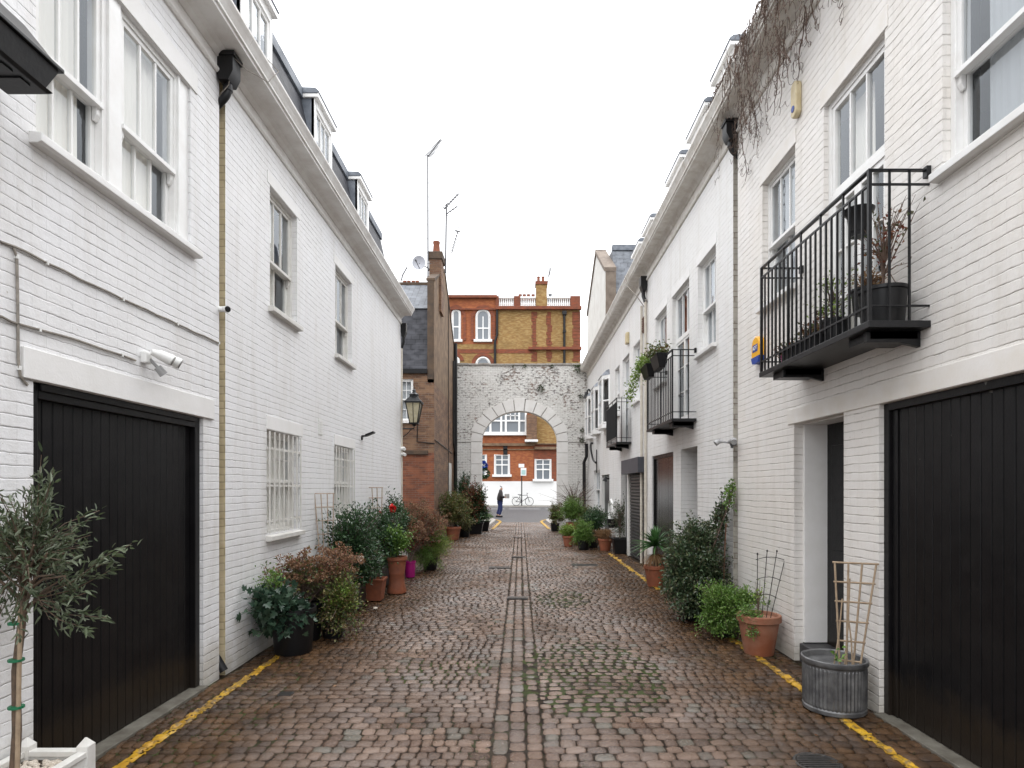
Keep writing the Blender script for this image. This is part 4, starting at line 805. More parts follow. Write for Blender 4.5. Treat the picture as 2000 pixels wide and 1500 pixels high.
# ================================================================== MANSION BLOCK ACROSS THE ROAD
YM = 54.0; fm = FY(YM); MN = thing('mansion_block', 'tall yellow and red brick mansion block across the road with white roof balustrade', 'building', (-4, YM, 0))
u = lambda px: U(px, YM); z = lambda py: Zy(py, YM)
def archwin(px0, px1, pyb, pyt, arch=True):
    a, c, z0, z1 = u(px0), u(px1), z(pyb), z(pyt); o = .10; b = MB(); r = (c-a)/2; zc = z1-r if arch else z1; n_ = 12
    ring = [(a, z0)]+([((a+c)/2-r*math.cos(math.pi*i/n_), zc+r*math.sin(math.pi*i/n_)) for i in range(n_+1)] if arch else [(a, z1), (c, z1)])+[(c, z0)]
    b.tube([fm.P(x, o*.3, zz) for x, zz in ring], .11, 4, cap=False); fm.box(b, a-.25, c+.25, 0, .25, z0-.2, z0+.02)
    fm.box(b, a, c, 0, .06, (z0+zc)/2-.06, (z0+zc)/2+.06)
    if not arch or px1-px0 > 20: fm.box(b, (a+c)/2-.05, (a+c)/2+.05, 0, .055, z0, zc)
    if not arch: fm.box(b, a, c, 0, .05, (z0+zc)/2+(zc-z0)*.24, (z0+zc)/2+(zc-z0)*.24+.07)
    w_ = b.build('window', M['white'], MN); g = MB(); g.v = [fm.P(x, .015, zz) for x, zz in ring]; g.f = [tuple(range(len(ring)))]; g.m = [0]; g.build('glass', M['farglass'], w_)
    if arch:
        b = MB(); ro = r+.16
        for i in range(n_):
            t0, t1 = math.pi*i/n_, math.pi*(i+1)/n_; m_ = (a+c)/2; b.hexa([fm.P(m_-ro*math.cos(t0), .0, zc+ro*math.sin(t0)), fm.P(m_-ro*math.cos(t1), .0, zc+ro*math.sin(t1)), fm.P(m_-ro*math.cos(t1), .08, zc+ro*math.sin(t1)), fm.P(m_-ro*math.cos(t0), .08, zc+ro*math.sin(t0))]+[fm.P(m_-(ro+.3)*math.cos(t), o_, zc+(ro+.3)*math.sin(t)) for t, o_ in ((t0, 0), (t1, 0), (t1, .08), (t0, .08))])
        b.build('window_arch', M['deep_red_brick'], w_)
M['farglass'] = mat('far_window_glass', (.16, .18, .20), .15, 0, .8)
for nm, m_, ps in (('upper_red_wall', 'orange_brick', [(770, 972, 672, 582)]), ('yellow_wall', 'yellow_brick', [(770, 972, 790, 672), (972, 1133, 790, 600), (1038, 1133, 868, 790)]), ('middle_red_wall', 'orange_brick', [(770, 1038, 868, 790)]),
                   ('lower_red_wall', 'orange_brick', [(770, 1042, 940, 868)]), ('brown_red_wall', 'deep_red_brick', [(1042, 1133, 940, 868)]), ('white_plinth', 'far_white', [(770, 1133, 1000, 940)])):
    b = MB()
    for (p0, p1, q0, q1) in ps: fm.box(b, u(p0), u(p1), -6, 0, max(z(q0), 0), z(q1))
    b.build(nm, M[m_], MN)
archwin(884, 898, 664, 606); archwin(931, 956, 664, 606); archwin(931, 956, 760, 699); archwin(884, 896, 760, 699)
archwin(967, 994, 927, 889, False); archwin(1046, 1075, 936, 898, False); archwin(930, 949, 927, 889, False)
b = MB(); a, c, z0, z1 = u(940), u(1028), z(845), z(790)
for px in (940, 958, 979, 988, 1014, 1027): fm.box(b, u(px)-.09, u(px)+.09, .01, .16, z0, z1)
fm.box(b, a, c, .011, .14, z(822)-.07, z(822)+.07); fm.box(b, a-.2, c+.1, 0, .3, z0-.25, z0+.05)
for px in (997, 1006): fm.box(b, u(px)-.04, u(px)+.04, .02, .12, z(822), z1)
fm.box(b, u(988), u(1014), .02, .12, z(812)-.04, z(812)+.04); w_ = b.build('studio_window', M['white'], MN); b = MB(); fm.box(b, a, c, -.01, .012, z0, z1); b.build('glass', M['farglass'], w_)
b = MB(); fm.box(b, u(770), u(1044), 0, .25, z(871), z(866)); fm.box(b, u(770), u(1044), 0, .12, z(879), z(877)); fm.box(b, u(1044), u(1134), 0, .3, z(878), z(873)); fm.box(b, u(1042), u(1134), 0, .2, z(868), z(866)); b.build('ledge', M['brown_render'], MN)
b = MB(); fm.box(b, u(1028), u(1048), 0, .9, z(862), z(812)); b.build('dark_bay', M['brown_brick'], MN); b = MB(); fm.box(b, u(1025), u(1050), 0, 1.0, z(864), z(860)); b.build('bay_sill', M['far_white'], MN)
b = MB(); fm.box(b, u(983), u(991), .0, .12, z(888), z(869)); b.build('wall_vent', M['plastic'], MN)
for p0, p1 in ((1040, 1047), (1069, 1076), (1120, 1133)):
    b = MB(); zz = z(706)
    while zz < z(610): fm.box(b, u(p0)-rnd.choice((0, .1)), u(p1)+(rnd.choice((0, .1)) if p1 < 1130 else .02), 0, .035, zz, zz+.27); zz += .3
    b.build('brick_strip', M['deep_red_brick'], MN)
b = MB()
fm.box(b, u(770), u(1040), 0, .03, z(690), z(682)); b.build('brick_band', M['deep_red_brick'], MN)
for px in (905, 920, 962): b = MB(); fm.box(b, u(px), u(px+5), 0, .1, z(665), z(612)); b.build('pilaster', M['deep_red_brick'], MN)
b = MB(); fm.box(b, u(968), u(1135), 0, .4, z(606), z(600)); fm.box(b, u(770), u(968), 0, .2, z(606), z(603)); fm.box(b, u(1032), u(1135), 0, .35, z(684), z(679)); fm.box(b, u(770), u(971), -.2, .3, z(583), z(578)); b.build('cornice', M['deep_red_brick'], MN)
b = MB()
for p0, p1 in ((974, 1004), (1016, 1046), (1068, 1114)):
    fm.box(b, u(p0), u(p1), -.1, .12, z(583), z(579.5)); fm.box(b, u(p0), u(p1), -.1, .12, z(600), z(597.5)); nbal = int((p1-p0)/3.6)
    for i in range(nbal): x = u(p0)+(u(p1)-u(p0))*(i+.5)/nbal; b.lathe(x, YM, [(.05, z(598)), (.085, z(594)), (.04, z(587)), (.06, z(583))], 6)
b.build('balustrade', M['far_white'], MN)
for p0, p1 in ((1004, 1016), (1114, 1133), (968, 974)): b = MB(); fm.box(b, u(p0), u(p1), -.2, .15, z(600), z(579)); b.build('parapet_pier', M['deep_red_brick'], MN)
b = MB(); fm.box(b, u(968), u(1133), -3.4, -3.2, z(604), H+(z(581.5)-H)*57.3/54); b.build('roof_wall', M['dark_coping'], MN)
b = MB(); fm.box(b, u(1047), u(1068), -.9, .1, z(600), z(556)); ch = b.build('chimney', M['yellow_brick'], MN); b = MB(); fm.box(b, u(1045.5), u(1069.5), -.95, .18, z(556), z(550)); b.build('chimney_cap', M['deep_red_brick'], ch)
for px in (1052, 1061): b = MB(); b.lathe(u(px), YM+.5, [(.14, z(550)), (.12, z(539)), (.15, z(538)), (.15, z(537))], 10); b.build('chimney_pot', M['terracotta'], ch)
b = MB(); fm.box(b, u(1010), u(1047), -3, -2, z(600), z(573)); fm.box(b, u(1066), u(1098), -3, -2, z(600), z(577)); c2 = b.build('rear_chimney', M['dark_coping'], MN)
for px in (1016, 1024, 1032, 1041): b = MB(); b.lathe(u(px)*57/54, YM+2.5, [(.2, z(574)), (.15, z(560)), (.18, z(559)), (.18, z(558))], 10); b.build('chimney_pot', M['terracotta'], c2)
b = MB(); b.lathe(u(1074)*57/54, YM+2.5, [(.16, z(578)), (.14, z(560)), (.2, z(558))], 10); b.build('chimney_pot', M['lead'], c2)
b = MB(); b.tube([fm.P(u(971), .15, z(600)), fm.P(u(971), .15, z(655)), fm.P(u(967), .15, z(668)), fm.P(u(967), .15, z(720))], .11, 8); b.tube([fm.P(u(1102), .15, z(610)), fm.P(u(1102), .15, z(720))], .11, 8); fm.box(b, u(1098), u(1106), 0, .35, z(616), z(609)); fm.box(b, u(1099), u(1105), 0, .3, z(650), z(647)); b.build('drainpipe', M['plastic'], MN)
b = MB(); b.tube([fm.P(u(1069), -1, z(556)), fm.P(u(1075), -1, z(510))], .03, 5); b.tube([fm.P(u(1073), -1, z(532)), fm.P(u(1077), -1, z(515))], .05, 5); tag(b.build('tv_aerial', M['galv']), 'thin leaning aerial beside the chimney of the mansion block across the road', 'aerial')

# ================================================================== LEAVES AND PLANTS
def np_leaves(pos, dr_, L, W, shape='d', seed=0, fold=.25):
    r = np.random.RandomState(seed); n_ = len(pos); dr_ = dr_/np.maximum(np.linalg.norm(dr_, axis=1, keepdims=True), 1e-6)
    up = r.normal(0, 1, (n_, 3)); up[:, 2] += 1.3; side = np.cross(dr_, up); side /= np.maximum(np.linalg.norm(side, axis=1, keepdims=True), 1e-6); nn = np.cross(side, dr_)
    L = (L*r.uniform(.6, 1.25, n_))[:, None]; W = (W*r.uniform(.7, 1.2, n_))[:, None]
    if shape == 'd':
        V = np.stack((pos, pos+dr_*L*.48+side*W*.5+nn*W*fold, pos+dr_*L-nn*L*.12, pos+dr_*L*.48-side*W*.5+nn*W*fold), 1); Fc = np.array([[0, 1, 2], [0, 2, 3]])
    elif shape == 'l':
        V = np.stack((pos, pos+dr_*L*.3+side*W*.5+nn*W*fold, pos+dr_*L*.7+side*W*.42+nn*W*fold-nn*L*.05, pos+dr_*L-nn*L*.15, pos+dr_*L*.7-side*W*.42+nn*W*fold-nn*L*.05, pos+dr_*L*.3-side*W*.5+nn*W*fold), 1); Fc = np.array([[0, 1, 2], [0, 2, 3], [0, 3, 4], [0, 4, 5]])
    else:
        prof = [(0, 0), (-.05, .3), (.25, .62), (.33, .3), (.66, .45), (.62, .17), (1, 0), (.62, -.17), (.66, -.45), (.33, -.3), (.25, -.62), (-.05, -.3)]
        V = np.stack([pos+dr_*L*a+side*W*b_+nn*abs(b_)*W*.3-nn*L*.15*a*a for a, b_ in prof]+[pos+dr_*L*.33], 1); k_ = len(prof); Fc = np.array([[12, i, (i+1) % 12] for i in range(12)])
    m_ = V.shape[1]; Fa = (Fc[None]+(np.arange(n_)*m_)[:, None, None]).reshape(-1, 3)
    return V.reshape(-1, 3), Fa
def twigs(base, c, rad, n_, per, r, lump=.3, upw=.15, start=.55, jit=.03, core=.25):
    """twigs fan out from the base through the crown; leaves sit along their outer half"""
    c = np.array(c); rad = np.array(rad); base = np.array(base); P = []; D = []; lines = []
    ph = r.uniform(0, 6, 6)
    for i in range(n_):
        d = r.normal(0, 1, 3); d[2] += upw; d /= np.linalg.norm(d)
        lf = 1+lump*(math.sin(3*d[0]+ph[0])*math.sin(3*d[1]+ph[1])+.6*math.sin(5*d[2]+ph[2]))+r.normal(0, .15)
        e = c+rad*d*lf*(r.uniform(.35, 1) ** .45)
        s = base+(c-base)*r.uniform(.3, 1.0)+rad*r.normal(0, core*.5, 3)*.5
        mid = (s+e)/2+np.array([0, 0, 1])*np.linalg.norm(e-s)*.1
        lines.append((s, mid, e))
        t = r.uniform(start*.6, 1, per)
        q = (1-t)[:, None]**2*s+2*(t*(1-t))[:, None]*mid+(t**2)[:, None]*e+r.normal(0, jit, (per, 3))
        dd = (e-s)/max(np.linalg.norm(e-s), 1e-6)*.9+r.normal(0, .65, (per, 3)); P.append(q); D.append(dd)
    return np.vstack(P), np.vstack(D), lines
def stems(lines, r0=.004, r1=.0015, every=1):
    b = MB()
    for i, (s, m_, e) in enumerate(lines):
        if i % every == 0: b.tube([tuple(s), tuple(m_), tuple(e)], [r0, (r0+r1)/2, r1], 4, cap=False)
    return b
def pot(root, x, y, kind, r, h, z0=.012):
    b = MB(); m_ = {'t': 'terracotta', 'tp': 'terracotta_pale', 'b': 'plastic', 'm': 'magenta', 'z': 'zinc'}[kind[0] if kind[0] != 't' or len(kind) == 1 or kind[1] != 'p' else 'tp']
    if kind in ('t', 'tp'): prof = [(r*.66, z0), (r*.9, z0+h*.78), (r*.9, z0+h*.82), (r*1.0, z0+h*.83), (r*1.0, z0+h*.985), (r*.97, z0+h), (r*.86, z0+h), (r*.84, z0+h*.9)]; b.lathe(x, y, prof, 36); o = b.build('pot', M[m_], root, smooth=True, bevel=.003)
    elif kind == 'tt': M_ = M['terracotta']; b.lathe(x, y, [(r*.95, z0), (r, z0+.03), (r*.8, z0+h*.25), (r*.78, z0+h*.5), (r*.82, z0+h*.52), (r*.80, z0+h*.56), (r*.95, z0+h*.9), (r*1.08, z0+h*.91), (r*1.08, z0+h), (r*.9, z0+h), (r*.88, z0+h*.9)], 36); o = b.build('pot', M_, root, smooth=True)
    elif kind in ('bs', 'ts'): b.lathe(x, y, [(r*.72, z0), (r*.95, z0+h*.9), (r*1.03, z0+h*.9), (r*1.03, z0+h), (r*.92, z0+h), (r*.9, z0+h*.88)], 4, sq=True); o = b.build('pot', M['plastic' if kind == 'bs' else 'terracotta'], root, bevel=.006)
    else: b.lathe(x, y, [(r*.8, z0), (r*.84, z0+.02), (r*.95, z0+h*.9), (r*1.03, z0+h*.91), (r*1.03, z0+h), (r*.95, z0+h), (r*.93, z0+h*.88)], 32); o = b.build('pot', M[m_], root, smooth=True)
    s = MB(); s.lathe(x, y, [(r*.86, z0+h*.86), (r*.5, z0+h*.88), (.001, z0+h*.9)], 20 if kind not in ('bs', 'ts') else 4, sq=kind in ('bs', 'ts')); s.build('soil', M['soil'], root)
    return z0+h*.88
seed = [100]
def plant(label, x, y, potk, blobs, leaf, L=.04, W=.022, shape='d', name='potted_plant', cat='potted plant', group=None, stem='twig', r0=.004, z0=.012, trough=None):
    root = thing(name, label, cat, (x, y, 0), group); zb = z0
    if potk: zb = pot(root, x, y, *potk)
    if trough:
        a, c, d, e, hh = trough; b = MB(); b.box(a, c, d, e, .02, hh); b.box(a-.012, c+.012, d-.012, e+.012, hh-.04, hh-.005); b.build('trough', M['plastic'], root, bevel=.006)
        s = MB(); s.box(a+.02, c-.02, d+.02, e-.02, hh-.02, hh+.004); s.build('soil', M['soil'], root); zb = hh-.02
    for i, bl in enumerate(blobs):
        seed[0] += 1; bl = tuple(bl[:2])+(int(bl[2]*1.25), int(bl[3]*1.3))+tuple(bl[4:]); r = np.random.RandomState(seed[0]); (bx, by, bz), rad, n_, per = bl[:4]; lf = bl[4] if len(bl) > 4 else leaf; o = bl[5] if len(bl) > 5 else {}
        base = (o.get('bx', x), o.get('by', y), o.get('bz', zb))
        P_, D_, lines = twigs(base, (bx, by, bz), rad, n_, per, r, lump=o.get('lump', .3), upw=o.get('up', .15), start=o.get('start', .5), jit=o.get('jit', .03), core=o.get('core', .25))
        if P_.size:
            k_ = P_[:, 2] > .02; xl = XL+.02; xr = XR-.02; P_[:, 0] = np.clip(P_[:, 0], xl+.01, xr-.01); P_ = P_[k_]; D_ = D_[k_]
            V, Fa = np_leaves(P_, D_, o.get('L', L), o.get('W', W), o.get('shape', shape), seed[0])
            V[:, 0] = np.clip(V[:, 0], xl, xr)
            if o.get('leaves', True): np_obj('foliage', V, Fa, LF[lf], smooth=False, parent=root)
        lines = [tuple(np.array([min(max(q[0], xl), xr), q[1], max(q[2], .02)]) for q in ln) for ln in lines]
        st = stems(lines, o.get('r0', r0), .0014, o.get('every', 2)); st.tube([(x, y, zb-.02), ((x+bx)/2, (y+by)/2, (zb+bz)/2), (bx, by, bz)], [.012, .01, .006], 6); st.build('stems', M[stem], root)
        if 'heads' in o:                              # dead flower heads at the tips
            hp = np.array([ln[2] for ln in lines])[::o.get('hevery', 1)]; hp = hp[hp[:, 2] > bz-rad[2]*.2]; k2 = o.get('hn', 34); rr_ = o.get('hr', .045)
            d = r.normal(0, 1, (len(hp)*k2, 3)); d /= np.linalg.norm(d, axis=1, keepdims=True); pp = np.repeat(hp, k2, 0)+d*rr_*r.uniform(.5, 1, (len(d), 1))*np.array([1, 1, .7]); pp[:, 0] = np.clip(pp[:, 0], xl+.01, xr-.01)
            V, Fa = np_leaves(pp, d+r.normal(0, .6, d.shape), .022, .02, 'd', seed[0]+5); V[:, 0] = np.clip(V[:, 0], xl, xr); np_obj('flower_heads', V, Fa, LF[o['heads']], smooth=False, parent=root)
    return root
def flower(root, x, y, z_, m_, r=.045, nm='flower'):
    rr_ = np.random.RandomState(int(x*1000) % 999+int(z_*100)); d = rr_.normal(0, 1, (40, 3)); d /= np.linalg.norm(d, axis=1, keepdims=True)
    V, Fa = np_leaves(np.array([[x, y, z_]])+d*r*.2, d, r, r*.9, 'd', 5, .4); np_obj(nm, V, Fa, LF[m_], smooth=False, parent=root)
GL_ = 'pots and shrubs along the left wall'; GR_ = 'pots and shrubs along the right wall'

# olive standard in the white planter
OX, OY = -2.49, 2.94
ol = thing('olive_tree', 'small grey green olive tree tied to a stake, growing in the white wooden planter', 'tree', (OX, OY, .2))
pl = thing('wooden_planter', 'white square wooden planter with pointed corner posts, beside the left garage', 'planter', (-2.48, 2.95, 0))
b = MB(); px0, px1, py0, py1 = -2.665, -2.30, 2.62, 3.22
for (x0, x1, y0, y1) in ((px0+.03, px1-.03, py1-.035, py1-.005), (px0+.03, px1-.03, py0+.005, py0+.035), (px0+.005, px0+.035, py0+.03, py1-.03), (px1-.035, px1-.005, py0+.03, py1-.03)): b.box(x0, x1, y0, y1, .04, .27)
b.build('side_board', M['white_dull'], pl, bevel=.004)
b = MB()
for (x0, x1, y0, y1) in ((px0+.03, px1-.03, py1-.045, py1+.005), (px0+.03, px1-.03, py0-.005, py0+.045), (px0-.003, px0+.045, py0+.03, py1-.03), (px1-.045, px1+.005, py0+.03, py1-.03)): b.box(x0, x1, y0, y1, .27, .30)
b.build('rim', M['white_dull'], pl, bevel=.004)
for x in (px0+.03, px1-.02):
    for y in (py0+.02, py1-.02): b = MB(); b.box(x-.03, x+.03, y-.03, y+.03, .013, .325); b.hexa([(x-.03, y-.03, .325), (x+.03, y-.03, .325), (x+.03, y+.03, .325), (x-.03, y+.03, .325)]+[(x-.003, y-.003, .365), (x+.003, y-.003, .365), (x+.003, y+.003, .365), (x-.003, y+.003, .365)]); b.build('corner_post', M['white_dull'], pl)
b = MB(); b.box(px0+.035, px1-.035, py0+.035, py1-.035, .1, .25); b.build('soil', M['soil'], pl)
b = MB(); r = np.random.RandomState(5)
for i in range(330):
    x, y = r.uniform(px0+.05, px1-.05), r.uniform(py0+.05, py1-.05); s = r.uniform(.008, .018); b.lathe(x, y, [(s*.6, .245), (s, .245+s*.5), (s*.6, .245+s*1.1)], 7)
tag(b.build('pebbles', M['pebble'], smooth=True), 'pale pebbles covering the soil of the white planter', 'pebbles', kind='stuff')
b = MB(); tp = [(OX, OY, .2), (OX+.02, OY, .5), (OX+.015, OY, .8), (OX+.05, OY, 1.08), (OX+.06, OY, 1.3)]; b.tube(tp, [.022, .02, .018, .017, .012], 10); rr = np.random.RandomState(9)
brs = []
for i in range(13):
    a = rr.uniform(0, 6.28); el = rr.uniform(.3, 1.2); ln = rr.uniform(.18, .36); s = Vector(tp[3])+Vector((0, 0, rr.uniform(-.04, .2))); e = s+Vector((math.cos(a)*math.cos(el)*ln, math.sin(a)*math.cos(el)*ln, math.sin(el)*ln)); m_ = (s+e)/2+Vector((0, 0, .03)); b.tube([s, m_, e], [.009, .006, .004], 6); brs.append((s, m_, e))
b.build('trunk', M['bark'], ol, smooth=True)
b = MB(); b.tube([(OX+.035, OY-.02, .2), (OX+.05, OY-.015, 1.12)], .010, 8); b.build('stake', M['lattice'], ol)
b = MB()
for z_ in (.27, .62, .85, 1.03): b.lathe(OX+.025, OY-.01, [(.034, z_), (.034, z_+.012)], 10)
b.build('tie', mat('green_tie', (.01, .14, .06), .5), ol)
P_, D_, lines = twigs((OX+.05, OY, 1.1), (OX+.08, OY, 1.40), (.33, .34, .36), 90, 22, rr, lump=.42, upw=.35, start=.4, jit=.016)
ex = []
for (tx, tz, ty) in ((.52, 1.39, -.05), (.55, 1.42, .05), (.46, 1.06, 0), (.40, 1.02, -.05), (.47, 1.30, .05), (.43, 1.20, -.1), (.14, 1.86, 0), (.20, 1.80, 0)):
    s = np.array([OX+.1, OY, 1.15 if tx > .3 else 1.4]); e = np.array([OX+tx, OY+ty, tz]); mm = (s+e)/2+np.array([0, 0, -.03]); lines.append((s, mm, e)); t = rr.uniform(.35, 1.02, 46)
    q = (1-t)[:, None]**2*s+2*(t*(1-t))[:, None]*mm+(t**2)[:, None]*e+rr.normal(0, .010, (46, 3)); ex.append((q, (e-s)/np.linalg.norm(e-s)+rr.normal(0, .55, (46, 3))))
P_ = np.vstack([P_]+[q for q, _ in ex]); D_ = np.vstack([D_]+[d for _, d in ex]); P_[:, 0] = np.maximum(P_[:, 0], XL+.03)
V, Fa = np_leaves(P_, D_, .050, .0115, 'l', 3, .2); V[:, 0] = np.maximum(V[:, 0], XL+.015); np_obj('crown', V, Fa, LF['olive'], smooth=False, parent=ol)
st = stems([tuple(np.array([max(q[0], XL+.02), q[1], q[2]]) for q in ln) for ln in lines], .0035, .0015, 1); st.build('branches', M['bark'], ol)

# left wall row
plant('ivy with large dark lobed leaves spilling from the nearest black pot on the left', -2.33, 6.15, ('b', .22, .46), [((-2.52, 5.95, .50), (.25, .28, .26), 70, 5, 'ivy', dict(L=.085, W=.085, shape='v', jit=.03)), ((-2.30, 5.95, .46), (.22, .16, .22), 34, 5, 'ivy', dict(L=.075, W=.075, shape='v', up=-.5)), ((-2.56, 6.1, .74), (.14, .2, .16), 26, 12, 'bright')], 'ivy', L=.03, W=.02, group=GL_)
plant('hydrangea with dry brown flower heads standing behind the nearest black pot', -2.40, 6.68, ('b', .20, .42), [((-2.36, 6.55, .70), (.36, .32, .28), 95, 4, 'mixed', dict(heads='dead', hn=30, L=.05, W=.03, up=.6, every=1, hr=.045)), ((-2.08, 6.85, .78), (.30, .35, .24), 70, 4, 'redbrown', dict(heads='dead', every=1)), ((-2.30, 7.1, .55), (.3, .35, .3), 90, 10, 'mixed')], 'mixed', group=GL_)
plant('low yellow green bush with reddish leaves against the black trough', -2.12, 6.78, ('b', .13, .2), [((-2.03, 6.75, .38), (.25, .32, .36), 200, 16, 'mixed', dict(lump=.35)), ((-1.98, 6.7, .5), (.16, .2, .2), 50, 14, 'lime')], 'mixed', L=.032, W=.02, group=GL_)
plant('tall dark camellia with one pale bloom in the long black trough below the first trellis', -2.42, 8.1, None, [((-2.27, 8.2, .95), (.34, .5, .52), 260, 14, 'camellia', dict(bz=.36)), ((-2.40, 7.5, .55), (.25, .4, .30), 110, 13, 'mixed', dict(bz=.36, L=.038)), ((-2.20, 8.5, .55), (.22, .35, .3), 90, 12, 'camellia', dict(bz=.36))], 'camellia', L=.052, W=.026, group=GL_, trough=(-2.62, -2.22, 7.25, 8.62, .36))
fl = [o for o in C.objects if o.name.startswith('potted_plant')][-1]; flower(fl, -2.06, 7.72, .78, 'whiteflower', .04)
plant('empty looking square terracotta pot with a thin dark sapling, between two black troughs', -2.18, 9.0, ('ts', .15, .33), [((-2.22, 9.0, .62), (.16, .2, .28), 50, 9, 'camellia')], 'camellia', L=.045, W=.023, group=GL_)
plant('dark leafy shrub in the second black trough under the second trellis', -2.42, 10.2, None, [((-2.32, 10.2, .90), (.34, .6, .48), 230, 13, 'camellia', dict(bz=.36)), ((-2.15, 9.5, .78), (.25, .3, .35), 100, 12, 'camellia', dict(bz=.36)), ((-2.2, 9.75, .70), (.2, .25, .25), 70, 14, 'bright', dict(bz=.36, L=.035, W=.022))], 'camellia', L=.048, W=.026, group=GL_, trough=(-2.62, -2.27, 9.45, 10.9, .38))
plant('bright green pelargonium on top of the tall waisted terracotta pot', -1.98, 9.62, ('tt', .155, .58), [((-1.98, 9.62, .86), (.24, .22, .20), 90, 16, 'bright', dict(L=.04, W=.034))], 'bright', group=GL_)
k = plant('dark camellia carrying the single red bloom, left row', -2.38, 11.2, ('b', .2, .36), [((-2.31, 11.1, 1.06), (.34, .5, .52), 230, 14, 'camellia')], 'camellia', L=.05, W=.028, group=GL_)
flower(k, -2.24, 10.55, 1.34, 'redflower', .07); flower(k, -2.5, 10.7, 1.25, 'redflower', .03)
plant('wide hydrangea of rust red and brown heads, in the small magenta pot', -2.08, 11.3, ('m', .11, .30), [((-1.98, 12.2, .86), (.50, .6, .46), 230, 10, 'redbrown', dict(heads='dead', hn=26, up=.5, hr=.05, every=1)), ((-2.15, 11.3, .80), (.32, .45, .36), 130, 9, 'redbrown', dict(heads='dead')), ((-2.2, 12.6, 1.05), (.35, .5, .35), 110, 8, 'redbrown', dict(heads='dead'))], 'redbrown', L=.045, W=.028, group=GL_)
plant('feathery lime green bush at the far end of the left white house', -1.86, 12.35, ('b', .16, .25), [((-1.74, 12.3, .48), (.38, .45, .46), 230, 26, 'lime', dict(lump=.25, jit=.02)), ((-1.98, 11.9, .34), (.30, .3, .30), 130, 20, 'bright')], 'lime', L=.035, W=.009, group=GL_)
GF_ = 'pots beside the brown brick house'
plant('rounded red tinged bush in a bulging terracotta pot beside the brown brick house', -2.16, 19.3, ('t', .26, .42), [((-2.16, 19.4, 1.05), (.52, .55, .62), 260, 20, 'mixed', dict(L=.06, W=.035))], 'mixed', group=GF_)
plant('dark evergreen shrub with reddish tips in front of the arch, left side', -1.62, 21.9, ('bs', .28, .42), [((-1.68, 22.0, 1.15), (.50, .5, .72), 220, 18, 'redbrown', dict(L=.07, W=.04)), ((-1.60, 22.0, .95), (.45, .5, .7), 170, 18, 'camellia', dict(L=.07, W=.04))], 'camellia', group=GF_)
plant('upright dark conifer standing closest to the arch on the left', -2.15, 22.9, ('b', .22, .4), [((-2.15, 22.9, 1.45), (.32, .35, .95), 240, 22, 'camellia', dict(L=.07, W=.02))], 'camellia', group=GF_)
plant('small pale green fern like plant in a black square box near the left kerb', -1.42, 23.3, ('bs', .24, .38), [((-1.42, 23.3, .62), (.34, .3, .24), 80, 16, 'bright', dict(L=.06, W=.03))], 'bright', group=GF_)
plant('low grey green mound between the bulging terracotta pot and the square box', -1.92, 20.6, ('b', .2, .3), [((-1.88, 20.5, .5), (.32, .4, .28), 110, 16, 'mixed', dict(L=.05, W=.03))], 'mixed', group=GF_)

# trellises in the left row
def trellis(label, base, uvec, w0_, w1_, h_, nv_, nh, m_, lean=(0, 0, 0), r=.006, group=None, arch=False, square=True):
    o = thing('trellis', label, 'trellis', base, group); b = MB(); B = Vector(base); u_ = Vector(uvec).normalized(); L_ = Vector(lean); up_ = (Vector((0, 0, 1))+L_).normalized()
    P = lambda s, t: B+u_*((w0_+(w1_-w0_)*t)*(s-.5))+up_*(h_*t)
    for i in range(nv_):
        s = i/(nv_-1); b.tube([P(s, 0), P(s, .5), P(s, 1.0+(.06*math.sin(math.pi*s) if arch else 0))], r, 4 if square else 6)
        if arch: q = P(s, 1.0+.06*math.sin(math.pi*s)); b.lathe(q.x, q.y, [(.004, q.z-.012), (.010, q.z), (.004, q.z+.014)], 8)
    b.build('upright', m_, o)
    for j in range(nh):
        b2 = MB()
        t = (.08+.92*j/(nh-1)) if not arch else (.35, .62, .93)[j % 3]
        b2.tube([P(-.06+1.12*k_/6, t+(.05*math.sin(math.pi*k_/6)-.02 if arch else 0)) for k_ in range(7)], r*.9, 4 if square else 6); b2.build('crossbar', m_, o)
    return o
trellis('weathered lath trellis leaning on the wall behind the big camellia', (-2.56, 7.95, .45), (.75, .65, 0), .14, .26, 1.17, 4, 7, M['lattice_pale'], (-.03, -.02, 0), r=.008)
trellis('weathered lath trellis on the left wall behind the red camellia', (-2.57, 10.75, .5), (.75, .65, 0), .16, .30, 1.20, 4, 7, M['lattice_pale'], (-.03, -.03, 0), r=.009)

# right wall row
zt_ = thing('zinc_tub', 'ribbed old zinc tub standing by the right garage door, nearly bare', 'planter', (2.40, 4.58, 0))
b = MB(); b.lathe(2.40, 4.58, [(.212, .012), (.222, .02), (.222, .045), (.213, .055), (.218, .36), (.226, .365), (.235, .38), (.232, .405), (.222, .41), (.212, .40), (.208, .36), (.206, .32)], 96, flute=0); b2 = MB(); b2.lathe(2.40, 4.58, [(.216, .05), (.222, .07), (.224, .34), (.217, .36)], 96, flute=.007)
b.build('shell', M['zinc'], zt_, smooth=True); b2.build('ribs', M['zinc'], zt_); s = MB(); s.lathe(2.40, 4.58, [(.205, .325), (.1, .335), (.001, .335)], 24); s.build('soil', M['soil'], zt_)
trellis('pale fan shaped wooden trellis standing in the zinc tub', (2.475, 4.50, .33), (.92, -.40, 0), .13, .275, .80, 4, 6, M['lattice'], (.07, .03, 0), r=.0085)
b = MB()
for (x, y, ex_, ey, ez) in ((2.35, 4.5, 2.43, 4.52, .86), (2.42, 4.48, 2.46, 4.47, 1.02), (2.47, 4.45, 2.44, 4.47, .8)): b.tube([(x, y, .32), ((x+ex_)/2+.01, (y+ey)/2, (.32+ez)/2), (ex_, ey, ez)], .006, 6)
